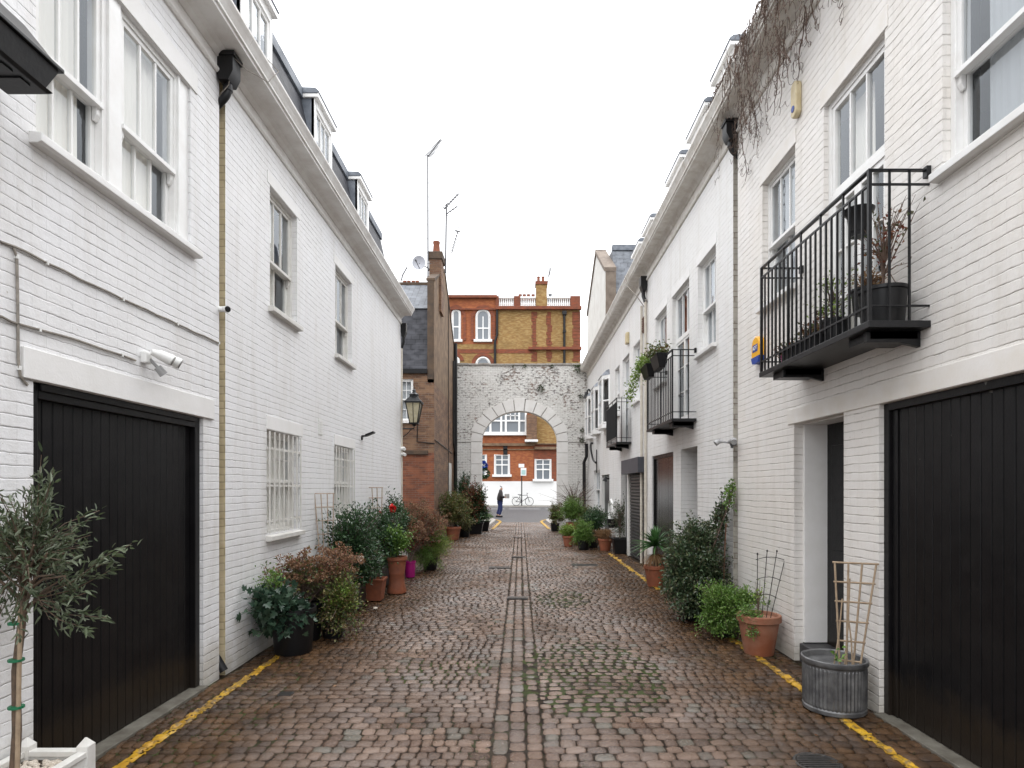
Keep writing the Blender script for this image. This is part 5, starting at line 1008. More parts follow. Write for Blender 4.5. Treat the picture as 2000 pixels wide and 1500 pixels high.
cb = thing('climbing_stems', 'dry climber stems with a few green leaves rising from the zinc tub', 'plant', (2.42, 4.5, .33)); b.build('stems', M['lattice'], cb)
rr = np.random.RandomState(4); pp = np.array([[2.36, 4.44, .46]])+rr.normal(0, .03, (9, 3)); V, Fa = np_leaves(pp, rr.normal(0, 1, (9, 3)), .05, .03, 'd', 2); np_obj('leaves', V, Fa, LF['bright'], False, cb)
plant('pale bloomed terracotta pot with sprawling herbs, standing nearest the entrance step', 2.43, 6.10, ('tp', .215, .40), [((2.30, 6.05, .42), (.15, .14, .07), 40, 9, 'bright', dict(L=.025, W=.016)), ((2.30, 5.93, .30), (.05, .05, .10), 16, 9, 'bright', dict(L=.022, W=.013, up=-1)), ((2.42, 6.1, .60), (.08, .08, .18), 14, 4, 'lime', dict(L=.03, W=.016, every=1))], 'bright', group=GR_)
trellis('black metal trellis with pointed rods in the pale terracotta pot', (2.49, 6.12, .36), (.95, -.30, 0), .12, .27, .66, 4, 3, M['iron'], (.12, .0, 0), r=.004, arch=True, square=False)
plant('fresh light green bushy herb sprawling beside the pale terracotta pot', 2.36, 6.85, ('b', .15, .22), [((2.24, 6.66, .34), (.25, .28, .30), 230, 22, 'bright', dict(jit=.02)), ((2.46, 6.45, .48), (.15, .2, .12), 50, 16, 'bright', dict(jit=.02, up=.6))], 'bright', L=.034, W=.018, group=GR_)
plant('large dark glossy star jasmine mass spreading across the cobbles by the wall', 2.30, 7.75, ('b', .26, .4), [((2.24, 7.72, .60), (.40, .52, .42), 560, 20, 'jasmine', dict(lump=.22)), ((2.36, 7.95, 1.02), (.32, .45, .34), 200, 16, 'jasmine'), ((2.56, 7.6, 1.35), (.10, .16, .30), 42, 10, 'jasmine', dict(bz=1.0, bx=2.55, every=1)), ((2.60, 7.36, 1.60), (.035, .05, .18), 14, 9, 'bright', dict(bz=1.3, bx=2.6, every=1)), ((2.22, 7.5, .27), (.38, .42, .25), 220, 16, 'jasmine')], 'jasmine', L=.046, W=.027, group=GR_)
trellis('dark cane trellis half buried in the star jasmine on the right', (2.56, 7.55, .45), (.3, .95, 0), .16, .36, .80, 5, 5, M['cane'], (.02, -.06, 0), r=.006)
# strap leaved plant
sx_, sy_ = G(1280, 1146); ps = thing('potted_plant', 'spiky strap leaved yucca with dry brown skirt in a terracotta pot', 'potted plant', (sx_, sy_, 0), GR_); zb = pot(ps, sx_, sy_, 't', .20, .36)
rr = np.random.RandomState(12)
def straps(n_, L_, W_, z_, up0, up1, droop, seed_):
    r = np.random.RandomState(seed_); Vs = []; Fs = []; c_ = 0
    for i in range(n_):
        a = r.uniform(0, 6.28); el = r.uniform(up0, up1); l_ = L_*r.uniform(.7, 1.1); d = np.array([math.cos(a)*math.cos(el), math.sin(a)*math.cos(el), math.sin(el)]); sd = np.array([-math.sin(a), math.cos(a), 0]); k_ = 6
        for j in range(k_+1):
            t = j/k_; p_c = np.array([sx_, sy_, z_])+d*l_*t-np.array([0, 0, droop*l_*t*t]); w_ = W_*(math.sin(math.pi*min(.5+.5*t, 1)))*(1 if t > .05 else .6)*.5+.0006
            Vs += [p_c-sd*w_+np.array([0, 0, w_*.5]), p_c, p_c+sd*w_+np.array([0, 0, w_*.5])]
            if j: q = c_+3*j; Fs += [[q-3, q-2, q+1, q], [q-2, q-1, q+2, q+1]]
        c_ += 3*(k_+1)
    V = np.array(Vs); V[:, 0] = np.minimum(V[:, 0], XR-.01); V[:, 2] = np.maximum(V[:, 2], .03); return V, np.array(Fs)
b = MB(); b.tube([(sx_, sy_, zb), (sx_, sy_, .66)], [.05, .045], 10); b.build('stem', M['bark'], ps)
V, Fa = straps(110, .50, .052, .70, -.1, 1.5, .30, 3); np_obj('foliage', V, Fa, LF['strap'], False, ps)
V, Fa = straps(130, .30, .014, .56, -.9, .1, .5, 8); np_obj('dry_leaves', V, Fa, LF['dry'], False, ps)
x, y = G(1210, 1082); plant('slim airy shrub in a tapered black square pot below the roller shutter', x, y, ('bs', .19, .40), [((x, y, .95), (.30, .3, .55), 70, 8, 'jasmine', dict(every=1))], 'jasmine', L=.05, W=.028, group=GR_)
x, y = G(1182, 1076); plant('tuft of yellow brown grass in a round terracotta pot on the right', x, y, ('t', .2, .32), [((x, y, .42), (.26, .25, .2), 120, 14, 'dry', dict(jit=.01))], 'dry', L=.07, W=.008, group=GR_)
x, y = G(1158, 1072); plant('dark leafy plant in a black pot behind the bright green mound', x, y+.3, ('b', .2, .34), [((x+.1, y+.3, .75), (.35, .35, .42), 130, 13, 'camellia', dict(L=.06, W=.03))], 'camellia', group=GR_)
x, y = G(1140, 1074); plant('bright green mound hiding its pot, at the front of the far right group', x, y, ('b', .17, .26), [((x, y, .42), (.32, .34, .34), 190, 20, 'bright', dict(L=.05, W=.026))], 'bright', group=GR_)
x, y = G(1110, 1068); plant('yellow green plant stacked in terracotta pots at the outer edge of the far right group', x, y, ('t', .17, .3), [((x, y+.1, .45), (.24, .25, .17), 80, 14, 'lime', dict(L=.05, W=.03))], 'lime', group=GR_)
x, y = G(1121, 1064); plant('little low herb in a small terracotta pot between lime plant and green mound', x+.05, y, ('t', .14, .22), [((x+.05, y, .30), (.14, .15, .1), 50, 10, 'bright', dict(L=.04, W=.02))], 'bright', group=GR_)
plant('leafy bush in a wide terracotta pot just right of the arch opening', 1.75, 19.6, ('t', .26, .55), [((1.7, 19.6, .95), (.46, .5, .38), 190, 18, 'bright', dict(L=.06, W=.022)), ((2.1, 19.7, .8), (.4, .4, .35), 120, 16, 'mixed', dict(L=.06, W=.03))], 'bright', group=GR_)
plant('wiry bare branched shrub spreading in front of the right arch pier', 2.0, 21.0, ('b', .24, .45), [((1.85, 21.0, 1.35), (.95, .7, .85), 70, 2, 'redbrown', dict(every=1, r0=.012, start=.7, core=.1, bz=.5))], 'redbrown', L=.03, W=.02, group=GR_)
plant('dark green plant at the foot of the far right downpipe', 2.35, 18.4, ('b', .2, .34), [((2.3, 18.4, .75), (.36, .4, .45), 140, 14, 'jasmine', dict(L=.06, W=.03))], 'jasmine', group=GR_)
plant('small dark bush in the corner by the right kerb', 1.35, 23.2, ('b', .18, .3), [((1.4, 23.2, .7), (.35, .35, .4), 120, 14, 'mixed', dict(L=.07, W=.035))], 'mixed', group=GR_)
# weeds: ferns growing out of the archway brickwork
WG = 'tufts growing out of the arch wall'
for (px, py, s, lb) in ((1128, 720, .16, 'dark tuft of weeds at the right end of the arch coping'), (1056, 760, .13, 'small fern rooted in the arch brickwork above the opening'), (1134, 775, .09, 'small weed high on the right edge of the arch wall'), (1137, 841, .10, 'weed on the right edge of the arch wall beside the bay window'), (1136, 860, .11, 'lowest tuft on the right edge of the arch wall'), (888, 760, .14, 'fern tuft by the pipe at the left end of the arch'), (1078, 716, .07, 'tiny tuft on the coping right of centre'), (1025, 716, .07, 'tiny tuft on the coping near the middle'), (1002, 716, .05, 'smallest tuft on the coping left of centre')):
    o = thing('weed', lb, 'weed', (U(px, YA), YA-.05, Zy(py, YA)), WG); r = np.random.RandomState(px); d = r.normal(0, 1, (110, 3)); d[:, 1] = -abs(d[:, 1]); pp = np.array([[U(px, YA), YA-.05, Zy(py, YA)]])+d*s*.35
    V, Fa = np_leaves(pp, d, s*.6, s*.2, 'd', px); np_obj('leaves', V, Fa, LF['moss'], False, o)

# dead creeper on the near right house
vr = random.Random(21); CV = thing('dead_creeper', 'leafless brown creeper hanging in curls from the right cornice', 'creeper', (XR, 6, 6.2))
b = MB(); b2 = MB()
def strand(y0, z0, o0, length):
    pts = []; y_, z_, o_ = y0, z0, o0; st_ = .06; dy = vr.uniform(-.02, .02)
    for i in range(int(length/st_)+1):
        pts.append((XR-max(.012, o_), y_, z_)); dy = dy*.8+vr.uniform(-.022, .022); y_ += dy; z_ -= st_*vr.uniform(.7, 1.1); o_ += vr.uniform(-.012, .010)
    return pts
for i in range(100):
    lip = vr.random() < .62
    if lip: yy = vr.triangular(3.95, 7.0, 5.9) if vr.random() < .38 else vr.uniform(3.8, 7.0); zz, oo = 6.48+vr.uniform(-.02, .04), .325+vr.uniform(0, .03); hang = 1.25*vr.uniform(.25, 1.0)
    else: yy = vr.uniform(4.4, 7.3); zz, oo = 6.2+vr.uniform(-.1, .02), vr.uniform(.03, .2); hang = 1.0*vr.uniform(.3, 1.0)
    if yy < 5: hang *= .72
    pts = strand(yy, zz, oo, hang); r_ = vr.choice((.0018, .0025, .004, .007)); b.tube(pts, [r_*(1-.6*k_/len(pts)) for k_ in range(len(pts))], 5, cap=False)
    for k_ in range(1, len(pts)):
        for _ in range(2):
            if vr.random() < .46:
                p = Vector(pts[k_]); a = vr.choice((0, math.pi))+vr.uniform(-.7, .7); q = [p]; turn = vr.uniform(.3, 1.0)*vr.choice((-1, 1)); ln = vr.uniform(.012, .034); d = Vector((vr.uniform(-.5, .5), math.cos(a), math.sin(a)*.7-.2)).normalized()
                for s in range(vr.randint(4, 8)):
                    p = p+d*ln; p.x = min(p.x, XR-.008); q.append(p.copy()); c_, s_ = math.cos(turn), math.sin(turn); d = Vector((d.x, d.y*c_-d.z*s_, d.y*s_+d.z*c_)); turn *= 1.08
                b2.tube(q, [.0024]*(len(q)-1)+[.0010], 3, cap=False)
for i in range(60):                                   # stems lying on the cornice top
    yy = vr.uniform(4.3, 7.3); pts = [(XR-vr.uniform(.25, .33), yy+.06*k_*vr.uniform(.5, 1.4), 6.47+.03*math.sin(k_)+vr.uniform(0, .05)) for k_ in range(8)]; b.tube(pts, .004, 4, cap=False)
b.build('main_stems', M['vine'], CV); b2.build('tendrils', M['vine'], CV)

# things on the balconies
FRP = FR_.P
def hang_pot(label, u_, o_, z_, r=.1, h_=.2, grp=None):
    p = FRP(u_, o_, z_); t = thing('hanging_pot', label, 'plant pot', (p[0], p[1], p[2]), grp); b = MB(); b.lathe(p[0], p[1], [(r*.62, z_), (r*.66, z_+.03), (r*.72, z_+.032), (r*.85, z_+h_*.75), (r*1.15, z_+h_*.92), (r*1.2, z_+h_), (r*1.05, z_+h_), (r*.8, z_+h_*.7)], 28); b.build('shell', M['plastic'], t, smooth=True); return t
hang_pot('empty black flared pot hooked high on the near balcony railing', 4.30, .25, 3.50, .088, .19)
def bpot(label, u_, o_, z_, r, h_, blobs, leaf, **k): p = FRP(u_, o_, 0); return plant(label, p[0], p[1], ('b', r, h_, z_), blobs, leaf, **k)
BG = 'pots on the nearest right balcony'
bx = lambda u_, o_, z_: FRP(u_, o_, z_)
bpot('large round black pot with bare reddish stems at the near end of the big balcony', 4.10, .20, 2.80, .155, .25, [(bx(4.10, .18, 3.38), (.18, .22, .34), 26, 4, 'redbrown', dict(every=1, r0=.006, core=.1))], 'redbrown', L=.035, W=.022, group=BG, stem='vine')
bpot('black pot raised behind the large pot, with dry tufts', 4.42, .12, 2.98, .11, .18, [(bx(4.42, .12, 3.20), (.1, .12, .08), 50, 8, 'dry', dict(L=.03, W=.01))], 'dry', group=BG)
bpot('tall black pot with bending green and brown shoots at the middle of the big balcony', 4.72, .2, 2.80, .10, .22, [(bx(4.78, .2, 3.2), (.14, .25, .24), 30, 5, 'lime', dict(every=1)), (bx(4.9, .25, 2.98), (.1, .2, .12), 30, 8, 'redbrown')], 'lime', L=.035, W=.02, group=BG)
t = thing('balcony_trough', 'long black trough lying along the floor of the big balcony', 'planter', bx(5.05, .28, 2.8), BG); b = MB(); FR_.box(b, 4.72, 5.32, .22, .36, 2.80, 2.92); FR_.box(b, 4.71, 5.33, .21, .37, 2.90, 2.925); b.build('shell', M['plastic'], t, bevel=.005); r = np.random.RandomState(1); pp = np.array([bx(a, o_, z_) for a, o_, z_ in zip(r.uniform(4.75, 5.3, 70), r.uniform(.24, .34, 70), r.uniform(2.93, 3.02, 70))]); V, Fa = np_leaves(pp, r.normal(0, 1, (70, 3)), .04, .025, 'd', 4); np_obj('foliage', V, Fa, LF['mixed'], False, t)
bpot('small magenta glazed pot with dark red leaves at the far end of the big balcony', 5.42, .25, 2.80, .07, .09, [(bx(5.48, .25, 2.95), (.08, .12, .06), 24, 9, 'redbrown')], 'redbrown', L=.03, W=.02, group=BG)
for c_ in [o for o in C.objects if o.parent and o.parent.get('label', '').startswith('small magenta glazed')]:
    if c_.name.startswith('pot'): c_.data.materials[0] = M['magenta']
for i, (uu, lb) in enumerate(((9.75, 'nearer black trough hooked on the rail of the second balcony, with pinkish flowers'), (10.55, 'farther black trough hooked on the rail of the second balcony, trailing pale green ivy'))):
    t = thing('rail_planter', lb, 'planter', bx(uu, .42, 3.65), 'troughs on the second balcony rail'); b = MB(); P = FR_.P; b.hexa([P(uu-.2, .36, 3.62), P(uu+.2, .36, 3.62), P(uu+.2, .46, 3.62), P(uu-.2, .46, 3.62), P(uu-.26, .33, 3.84), P(uu+.26, .33, 3.84), P(uu+.26, .52, 3.84), P(uu-.26, .52, 3.84)]); b.build('shell', M['plastic'], t, bevel=.01)
    r = np.random.RandomState(30+i); n_ = 420; pp = np.array([bx(a, o_, z_) for a, o_, z_ in zip(r.uniform(uu-.28, uu+.28, n_), r.uniform(.3, .6, n_), 3.86+abs(r.normal(0, .07, n_)))])
    if i: q = r.uniform(0, 1, 380); pp = np.vstack((pp, np.array([bx(uu+.25+.35*a+r.normal(0, .05), .5+.16*a+r.normal(0, .05), 3.86-.50*a**1.6+r.normal(0, .05)) for a in q])))
    V, Fa = np_leaves(pp, r.normal(0, 1, pp.shape), .05, .035, 'd', 7+i); np_obj('foliage', V, Fa, LF['lime' if i else 'mixed'], False, t)

# ================================================================== FITTINGS
def cable(label, pts, r=.007, m_='cable', clips=True, nm='cable'):
    b = MB(); P = []
    for i in range(len(pts)-1):
        a, c = Vector(pts[i]), Vector(pts[i+1]); k_ = max(2, int((c-a).length/.12))
        for j in range(k_): t = j/k_; P.append(a.lerp(c, t)+Vector((0, 0, rnd.uniform(-.004, .004))))
    P.append(Vector(pts[-1])); b.tube(P, r, 6)
    root = thing(nm, label, 'cable', tuple(pts[0])); b.build('flex', M[m_], root, smooth=True)
    if clips:
        for q in P[2::5]: b = MB(); b.box(q.x-r*1.3, q.x+r*1.4, q.y-.006, q.y+.006, q.z-r*1.6, q.z+r*1.6); b.build('clip', M['plasticw'], root)
    return root
def lp(px, py, o=.01): return (XL+o, SL(px), ZL(px, py))
cable('long cable sloping beneath the left upper window to the house edge', [(XL+.01, 2.6, ZL(0, 473)+.03), lp(0, 473), lp(50, 493), lp(155, 546), lp(425, 670)])
cable('cable running above the left garage lintel to the white floodlights', [(XL+.01, 2.6, ZL(0, 620)), lp(0, 620), lp(36, 634), lp(140, 662), lp(262, 704)])
cable('cable dropping vertically beside the left garage lintel', [lp(22, 483), lp(29, 500), lp(31, 600), lp(32, 700), lp(36, 735), lp(50, 752)])
cable('loose grey wires looping round the left rainwater hopper and cornice', [(XL+.02, Yb-.02, 5.2), (XL+.1, Yb-.03, 5.28), (XL+.14, Yb-.04, 5.52), (XL+.2, Yb+.1, 5.50), (XL+.29, Yb+.35, 5.56), (XL+.33, Yb+.5, 5.76), (XL+.2, Yb+.3, 5.85)], .004, clips=False, nm='loose_wire')
cable('thin wire hanging below the right cornice at the second hopper', [(XR-.3, 13.6, 6.5), (XR-.33, 13.3, 6.2), (XR-.2, 12.8, 5.8), (XR-.03, 12.7, 5.5)], .01, clips=False, nm='loose_wire')
# near left lantern (only its lower corner is in view)
LT = thing('wall_lantern', 'weathered black iron lantern at the top left corner above the garage', 'lantern', (XL, 2.95, 3.8))
cy_, cx_ = 2.78, XL+.24; b = MB(); z0, z1 = 3.66, 3.80
def ringbox(b, hx0, hy0, z0, hx1, hy1, z1): b.hexa([(cx_-hx0, cy_-hy0, z0), (cx_+hx0, cy_-hy0, z0), (cx_+hx0, cy_+hy0, z0), (cx_-hx0, cy_+hy0, z0), (cx_-hx1, cy_-hy1, z1), (cx_+hx1, cy_-hy1, z1), (cx_+hx1, cy_+hy1, z1), (cx_-hx1, cy_+hy1, z1)])
ringbox(b, .10, .20, z0-.005, .115, .22, z0+.012); ringbox(b, .095, .19, z0+.012, .12, .25, z1); ringbox(b, .135, .265, z1, .135, .265, z1+.02); ringbox(b, .12, .25, z1+.02, .05, .12, z1+.14)
b.build('case', M['iron'], LT, bevel=.004); b = MB()
for yy in (-.1, 0.0, .1): b.box(cx_-.07, cx_+.07, cy_+yy-.03, cy_+yy+.03, z0-.012, z0-.004)
b.build('grille', M['iron'], LT); b = MB(); b.tube([(XL, cy_, z1+.05), (cx_, cy_, z1+.2), (cx_, cy_, z1+.1)], .012, 8); b.build('bracket', M['iron'], LT)
# white floodlights with sensor
FLt = thing('floodlight', 'white twin floodlight with motion sensor above the left garage door', 'floodlight', lp(275, 700, 0)); P = lambda u_, o_, z_: FL.P(u_, o_, z_); uu, zz = SL(278), ZL(278, 700)
b = MB(); FL.box(b, uu-.03, uu+.05, 0, .045, zz-.035, zz+.05); b.build('back_plate', M['plasticw'], FLt, bevel=.01)
for du, do in ((.03, .04), (.14, .03)):
    b = MB(); b.tube([P(uu+du-.04, .03+do, zz+.045), P(uu+du, .07+do, zz+.03), P(uu+du+.03, .13+do, zz-.0), P(uu+du+.035, .14+do, zz-.006)], [.022, .036, .042, .040], 16); h_ = b.build('lamp_head', M['plasticw'], FLt, smooth=True)
    b = MB(); b.tube([P(uu+du+.0345, .141+do, zz-.0065), P(uu+du+.037, .145+do, zz-.009)], .035, 16); b.build('lens', mat('grey_lens', (.25, .24, .22), .3), h_)
b = MB(); b.tube([P(uu+.06, .07, zz-.05), P(uu+.09, .10, zz-.10)], [.026, .030], 14); b.tube([P(uu+.02, .04, zz), P(uu+.06, .07, zz-.05)], .012, 8); b.build('motion_sensor', mat('grey_plastic', (.35, .35, .35), .4), FLt, smooth=True)
def cctv(label, p, d, s=1.0, grp=None, black=True):
    t = thing('security_camera', label, 'camera', p, grp); p = Vector(p); d = Vector(d).normalized(); q = p+Vector((math.copysign(.05, -p.x)*s, 0, 0)); b = MB(); b.tube([p, q], [.028*s, .018*s], 12); b.tube([q-d*.045*s, q+d*.05*s], [.026*s, .028*s], 16); b.build('housing', M['plasticw'], t, smooth=True)
    b = MB(); b.tube([q+d*.0505*s, q+d*.056*s], [.027*s, .024*s], 16); b.build('lens', M['plastic' if black else 'plasticw'], t, smooth=True)
cctv('white security camera with black face beside the tan brick strip on the left', lp(428, 604, .0), (.8, -.55, -.15), 1.0)
cctv('upper white dome camera at the far corner of the left house', (XL-.0, Yd+.02, ZL(783, 876)), (.4, -1, -.3), 1.3, 'two cameras at the left house corner', False)
cctv('lower white dome camera at the far corner of the left house', (XL-.0, Yd+.02, ZL(783, 887)), (.6, -1, -.3), 1.3, 'two cameras at the left house corner', False)
SP = thing('spotlight', 'small black adjustable spotlight on the left wall over the second barred window', 'spotlight', lp(706, 850, 0)); uu, zz = SL(706), ZL(706, 852); b = MB(); b.tube([P(uu, 0, zz), P(uu, .10, zz+.01)], .016, 8); b.tube([P(uu, 0, zz-.03), P(uu, .02, zz-.03)], .035, 10); b.build('arm', M['plastic'], SP)
b = MB(); b.hexa([P(uu-.05, .08, zz-.0), P(uu+.09, .08, zz-.0), P(uu+.09, .22, zz+.06), P(uu-.05, .22, zz+.06), P(uu-.05, .07, zz+.03), P(uu+.09, .07, zz+.03), P(uu+.09, .21, zz+.085), P(uu-.05, .21, zz+.085)]); b.build('lamp_head', M['plastic'], SP, bevel=.005)
b = MB(); uu, zz = SL(625), ZL(625, 835)
for i in range(6): FL.box(b, uu-.07, uu+.07, 0, .012, zz-.09+i*.032, zz-.07+i*.032)
FL.box(b, uu-.08, uu+.08, 0, .006, zz-.1, zz+.12); b.build('air_vent', M['plasticw'], L2)
# street lantern on bracket
SL_ = thing('street_lantern', 'old four sided lantern on an iron bracket at the corner of the left terrace', 'lantern', (-2.42, Yd+.12, 3.1)); lx, ly = -2.41, Yd+.10; zb = Zy(827, ly); zt = Zy(787, ly)
b = MB()
for s1 in (-1, 1):
    for s2 in (-1, 1): b.tube([(lx+s1*.085, ly+s2*.085, zb), (lx+s1*.165, ly+s2*.165, zt)], .011, 6); 
for (r_, z_) in ((.095, zb), (.175, zt)):
    for s1 in (-1, 1): b.box(lx-r_, lx+r_, ly+s1*r_-.011, ly+s1*r_+.011, z_-.014, z_+.014); b.box(lx+s1*r_-.011, lx+s1*r_+.011, ly-r_, ly+r_, z_-.013, z_+.013)
for s1 in (-1, 1): b.tube([(lx, ly+s1*.087, zb), (lx, ly+s1*.17, zt)], .007, 4); b.tube([(lx+s1*.087, ly, zb), (lx+s1*.17, ly, zt)], .007, 4)
b.lathe(lx, ly, [(.03, zb-.06), (.05, zb-.03), (.07, zb-.01)], 12); b.build('frame', M['iron'], SL_)
b = MB(); b.lathe(lx, ly, [(.082, zb+.01), (.155, zt-.01)], 4, sq=True); b.build('lamp_glass', M['lampglass'], SL_)
b = MB(); b.lathe(lx, ly, [(.195, zt+.015), (.18, zt+.03), (.10, zt+.12), (.09, zt+.13), (.085, zt+.17)], 4, sq=True); b.lathe(lx, ly, [(.10, zt+.16), (.11, zt+.19), (.06, zt+.22), (.035, zt+.26), (.045, zt+.28), (.015, zt+.31), (.008, zt+.36)], 12); b.build('lamp_roof', M['iron'], SL_)
b = MB(); zk = zb-.12; b.tube([(XL, ly, zk), (lx, ly, zk), (lx, ly, zb-.03)], .016, 8); b.tube([(XL, ly, zk+.04), (XL, ly, zk-.22)], .02, 8); b.tube([(XL, ly, zk-.2), (XL+.12, ly, zk-.12), (lx-.05, ly, zk)], .01, 8); b.build('bracket', M['iron'], SL_)
# alarm boxes
AB = thing('alarm_box', 'yellow and blue burglar alarm box below the far end of the big balcony', 'alarm box', FRP(SR(1487), 0, 3.2)); b = MB(); uu, zz = SR(1487), ZR(1487, 684); hx = .115; ring = [(0, .155), (.08, .13), (hx, .05), (hx, -.06), (.08, -.14), (0, -.155), (-.08, -.14), (-hx, -.06), (-hx, .05), (-.08, .13)]
def poly(b, ring, o0, o1, u_, z_, s=1):
    k_ = len(ring); q = len(b.v); b.v += [FRP(u_+x*s, o0, z_+y*s) for x, y in ring]+[FRP(u_+x*s, o1, z_+y*s) for x, y in ring]; b.f += [tuple(q+i for i in range(k_))[::-1], tuple(q+k_+i for i in range(k_))]+[(q+i, q+(i+1) % k_, q+k_+(i+1) % k_, q+k_+i) for i in range(k_)]; b.m += [0]*(k_+2)
poly(b, ring, 0, .07, uu, zz); b.build('case', M['yellowp'], AB, bevel=.015)
b = MB(); poly(b, [(x, y) for x, y in ring if y < -.05]+[(.08, -.09), (-.08, -.09)][::-1] if False else [(hx*.98, -.075), (.08, -.143), (0, -.158), (-.08, -.143), (-hx*.98, -.075)], .002, .073, uu, zz); b.build('blue_base', M['bluep'], AB)
b = MB(); poly(b, [(-.065, -.04), (-.075, 0), (-.065, .04), (.065, .04), (.075, 0), (.065, -.04)], .07, .0725, uu, zz+.02); bd = b.build('badge', M['bluep'], AB)
def text(s, size, m_, parent, loc, rot, nm='lettering', ext=.001):
    cu = bpy.data.curves.new(nm, 'FONT'); cu.body = s; cu.size = size; cu.align_x = 'CENTER'; cu.align_y = 'CENTER'; cu.extrude = ext; cu.offset = .0006
    t = bpy.data.objects.new('tmp', cu); C.objects.link(t); me = bpy.data.meshes.new_from_object(t); bpy.data.objects.remove(t); me.materials.append(m_)
    o = bpy.data.objects.new(nm, me); C.objects.link(o); o.parent = parent; L_ = wloc(parent); o.location = Vector(loc)-L_; o.rotation_euler = rot; return o
text('ADT', .062, M['whiteprint'], bd, (XR-.0745, uu, zz+.02), (R(90), 0, R(-90)))
AC = thing('alarm_box', 'yellowed oblong alarm box with a dark round sounder under the creeper', 'alarm box', FRP(SR(1560), 0, 5.4)); uu, zz = SR(1561), ZR(1561, 195); b = MB(); ring = [(.05*math.cos(t)+(0), (.14 if math.sin(t) > 0 else -.14)*0+ .05*math.sin(t)+(.1 if math.sin(t) >= 0 else -.1)) for t in [math.pi*2*i/20 for i in range(20)]]
poly(b, ring, 0, .06, uu, zz, 1.15); b.build('case', M['cream'], AC, bevel=.012); b = MB(); b.tube([FRP(uu, .06, zz-.09), FRP(uu, .066, zz-.09)], .03, 14); b.build('sounder', M['bluep'], AC)
AD = thing('alarm_box', 'small cream alarm box high on the farthest right house', 'alarm box', FRP(SR(1228), 0, 5.0)); b = MB(); FR_.box(b, SR(1228)-.1, SR(1228)+.1, 0, .08, ZR(1228, 672), ZR(1228, 650)); b.build('case', M['cream'], AD, bevel=.02)
b = MB(); FR_.box(b, 12.75, 13.0, 0, .03, ZR(1262, 645), ZR(1262, 617)); 
for i in range(6): z_ = ZR(1262, 645)+.03+i*.05; FR_.box(b, 12.76, 12.99, .03, .045, z_, z_+.025)
b.build('air_vent', M['cane'], R3)
TF = thing('twin_spotlight', 'pair of silvery spotlights with wires on the right downpipe above the jasmine', 'spotlight', FRP(7.45, 0, 2.2)); uu, zz = Rb+.06, ZR(1437, 866); b = MB(); b.tube([FRP(uu, .0, zz), FRP(uu, .07, zz)], .03, 10); b.tube([FRP(uu, .05, zz-.06), FRP(uu, .05, zz+.04)], .018, 8); b.build('bracket', M['galv'], TF)
for s_ in (-1, 1): b = MB(); b.tube([FRP(uu, .06, zz), FRP(uu+.02*s_, .10+.05*(s_ > 0), zz+.02), FRP(uu-.05+.10*s_, .08+.12*(s_ > 0), zz+.03)], [.008, .013, .032], 14); b.tube([FRP(uu-.05+.10*s_, .08+.12*(s_ > 0), zz+.03), FRP(uu-.08+.13*s_, .10+.14*(s_ > 0), zz+.0)], [.032, .036], 14); b.build('lamp_head', M['silver'], TF, smooth=True)
DL = thing('door_light', 'small black lamp over the grey door of the farthest right house', 'lamp', FRP(SR(1191), 0, 2.2)); b = MB(); uu, zz = SR(1190), ZR(1190, 935); b.tube([FRP(uu, 0, zz), FRP(uu, .12, zz+.02)], .025, 8); b.tube([FRP(uu, .10, zz+.06), FRP(uu, .14, zz-.08)], [.03, .07], 10); b.build('shade', M['plastic'], DL)
HL = thing('door_light', 'black hooded lamp at the far bay window next to the arch', 'lamp', FRP(23.2, 0, 5.0)); b = MB(); b.tube(smooth_path([FRP(22.5, 0, 5.2), FRP(22.5, .10, 5.38), FRP(22.5, .18, 5.25)]), .03, 8); b.tube([FRP(22.5, .18, 5.28), FRP(22.5, .19, 5.05)], [.05, .13], 10); b.build('shade', M['plastic'], HL)
WB = thing('hose_reel', 'white looped hose hanging with a black basket by the grey door on the right', 'hose', FRP(16.8, 0, 1.1)); b = MB(); cu_, cz_ = 16.9, 1.0; b.tube([FRP(cu_+.35*math.cos(t), .12, cz_+.35*math.sin(t)) for t in np.linspace(-1, 4, 16)], .035, 8); b.build('hose', M['plasticw'], WB, smooth=True); b = MB(); p = FRP(16.0, .2, 0); b.lathe(p[0], p[1], [(.12, .62), (.17, .86), (.15, .86)], 16); b.build('basket', M['plastic'], WB)
# dish and aerials on the brown brick house
DS = thing('satellite_dish', 'pale round satellite dish beside the chimney of the brown brick house', 'satellite dish', (U(818, 19), 19, 8.5)); dx_, dz_ = U(818, 19), Zy(513, 19); b = MB(); rd = .225; b.v = []; k_ = 24
for j, (rr_, dep) in enumerate(((0.0001, .06), (.08, .05), (.15, .03), (.225, 0))):
    for i in range(k_): t = 2*math.pi*i/k_; b.v.append((dx_+rr_*math.cos(t)*.95, 19+dep, dz_+rr_*math.sin(t)))
for j in range(3):
    for i in range(k_): b.f.append((j*k_+i, j*k_+(i+1) % k_, (j+1)*k_+(i+1) % k_, (j+1)*k_+i)); b.m.append(0)
b.build('dish', noisy('dish_paint', (.42, .43, .47), (.36, .37, .40), 5, .5, 0), DS, smooth=True)
b = MB(); b.tube([(dx_+.03, 18.98, dz_-.2), (dx_-.05, 18.75, dz_-.03)], .012, 6); b.tube([(dx_-.07, 18.74, dz_), (dx_-.03, 18.76, dz_-.05)], .03, 8); b.tube([(dx_, 19.06, dz_), (dx_+.3, 19.2, dz_-.12), (U(836, 19.2), 19.3, dz_-.15)], .018, 6); b.build('feed_arm', M['galv'], DS)
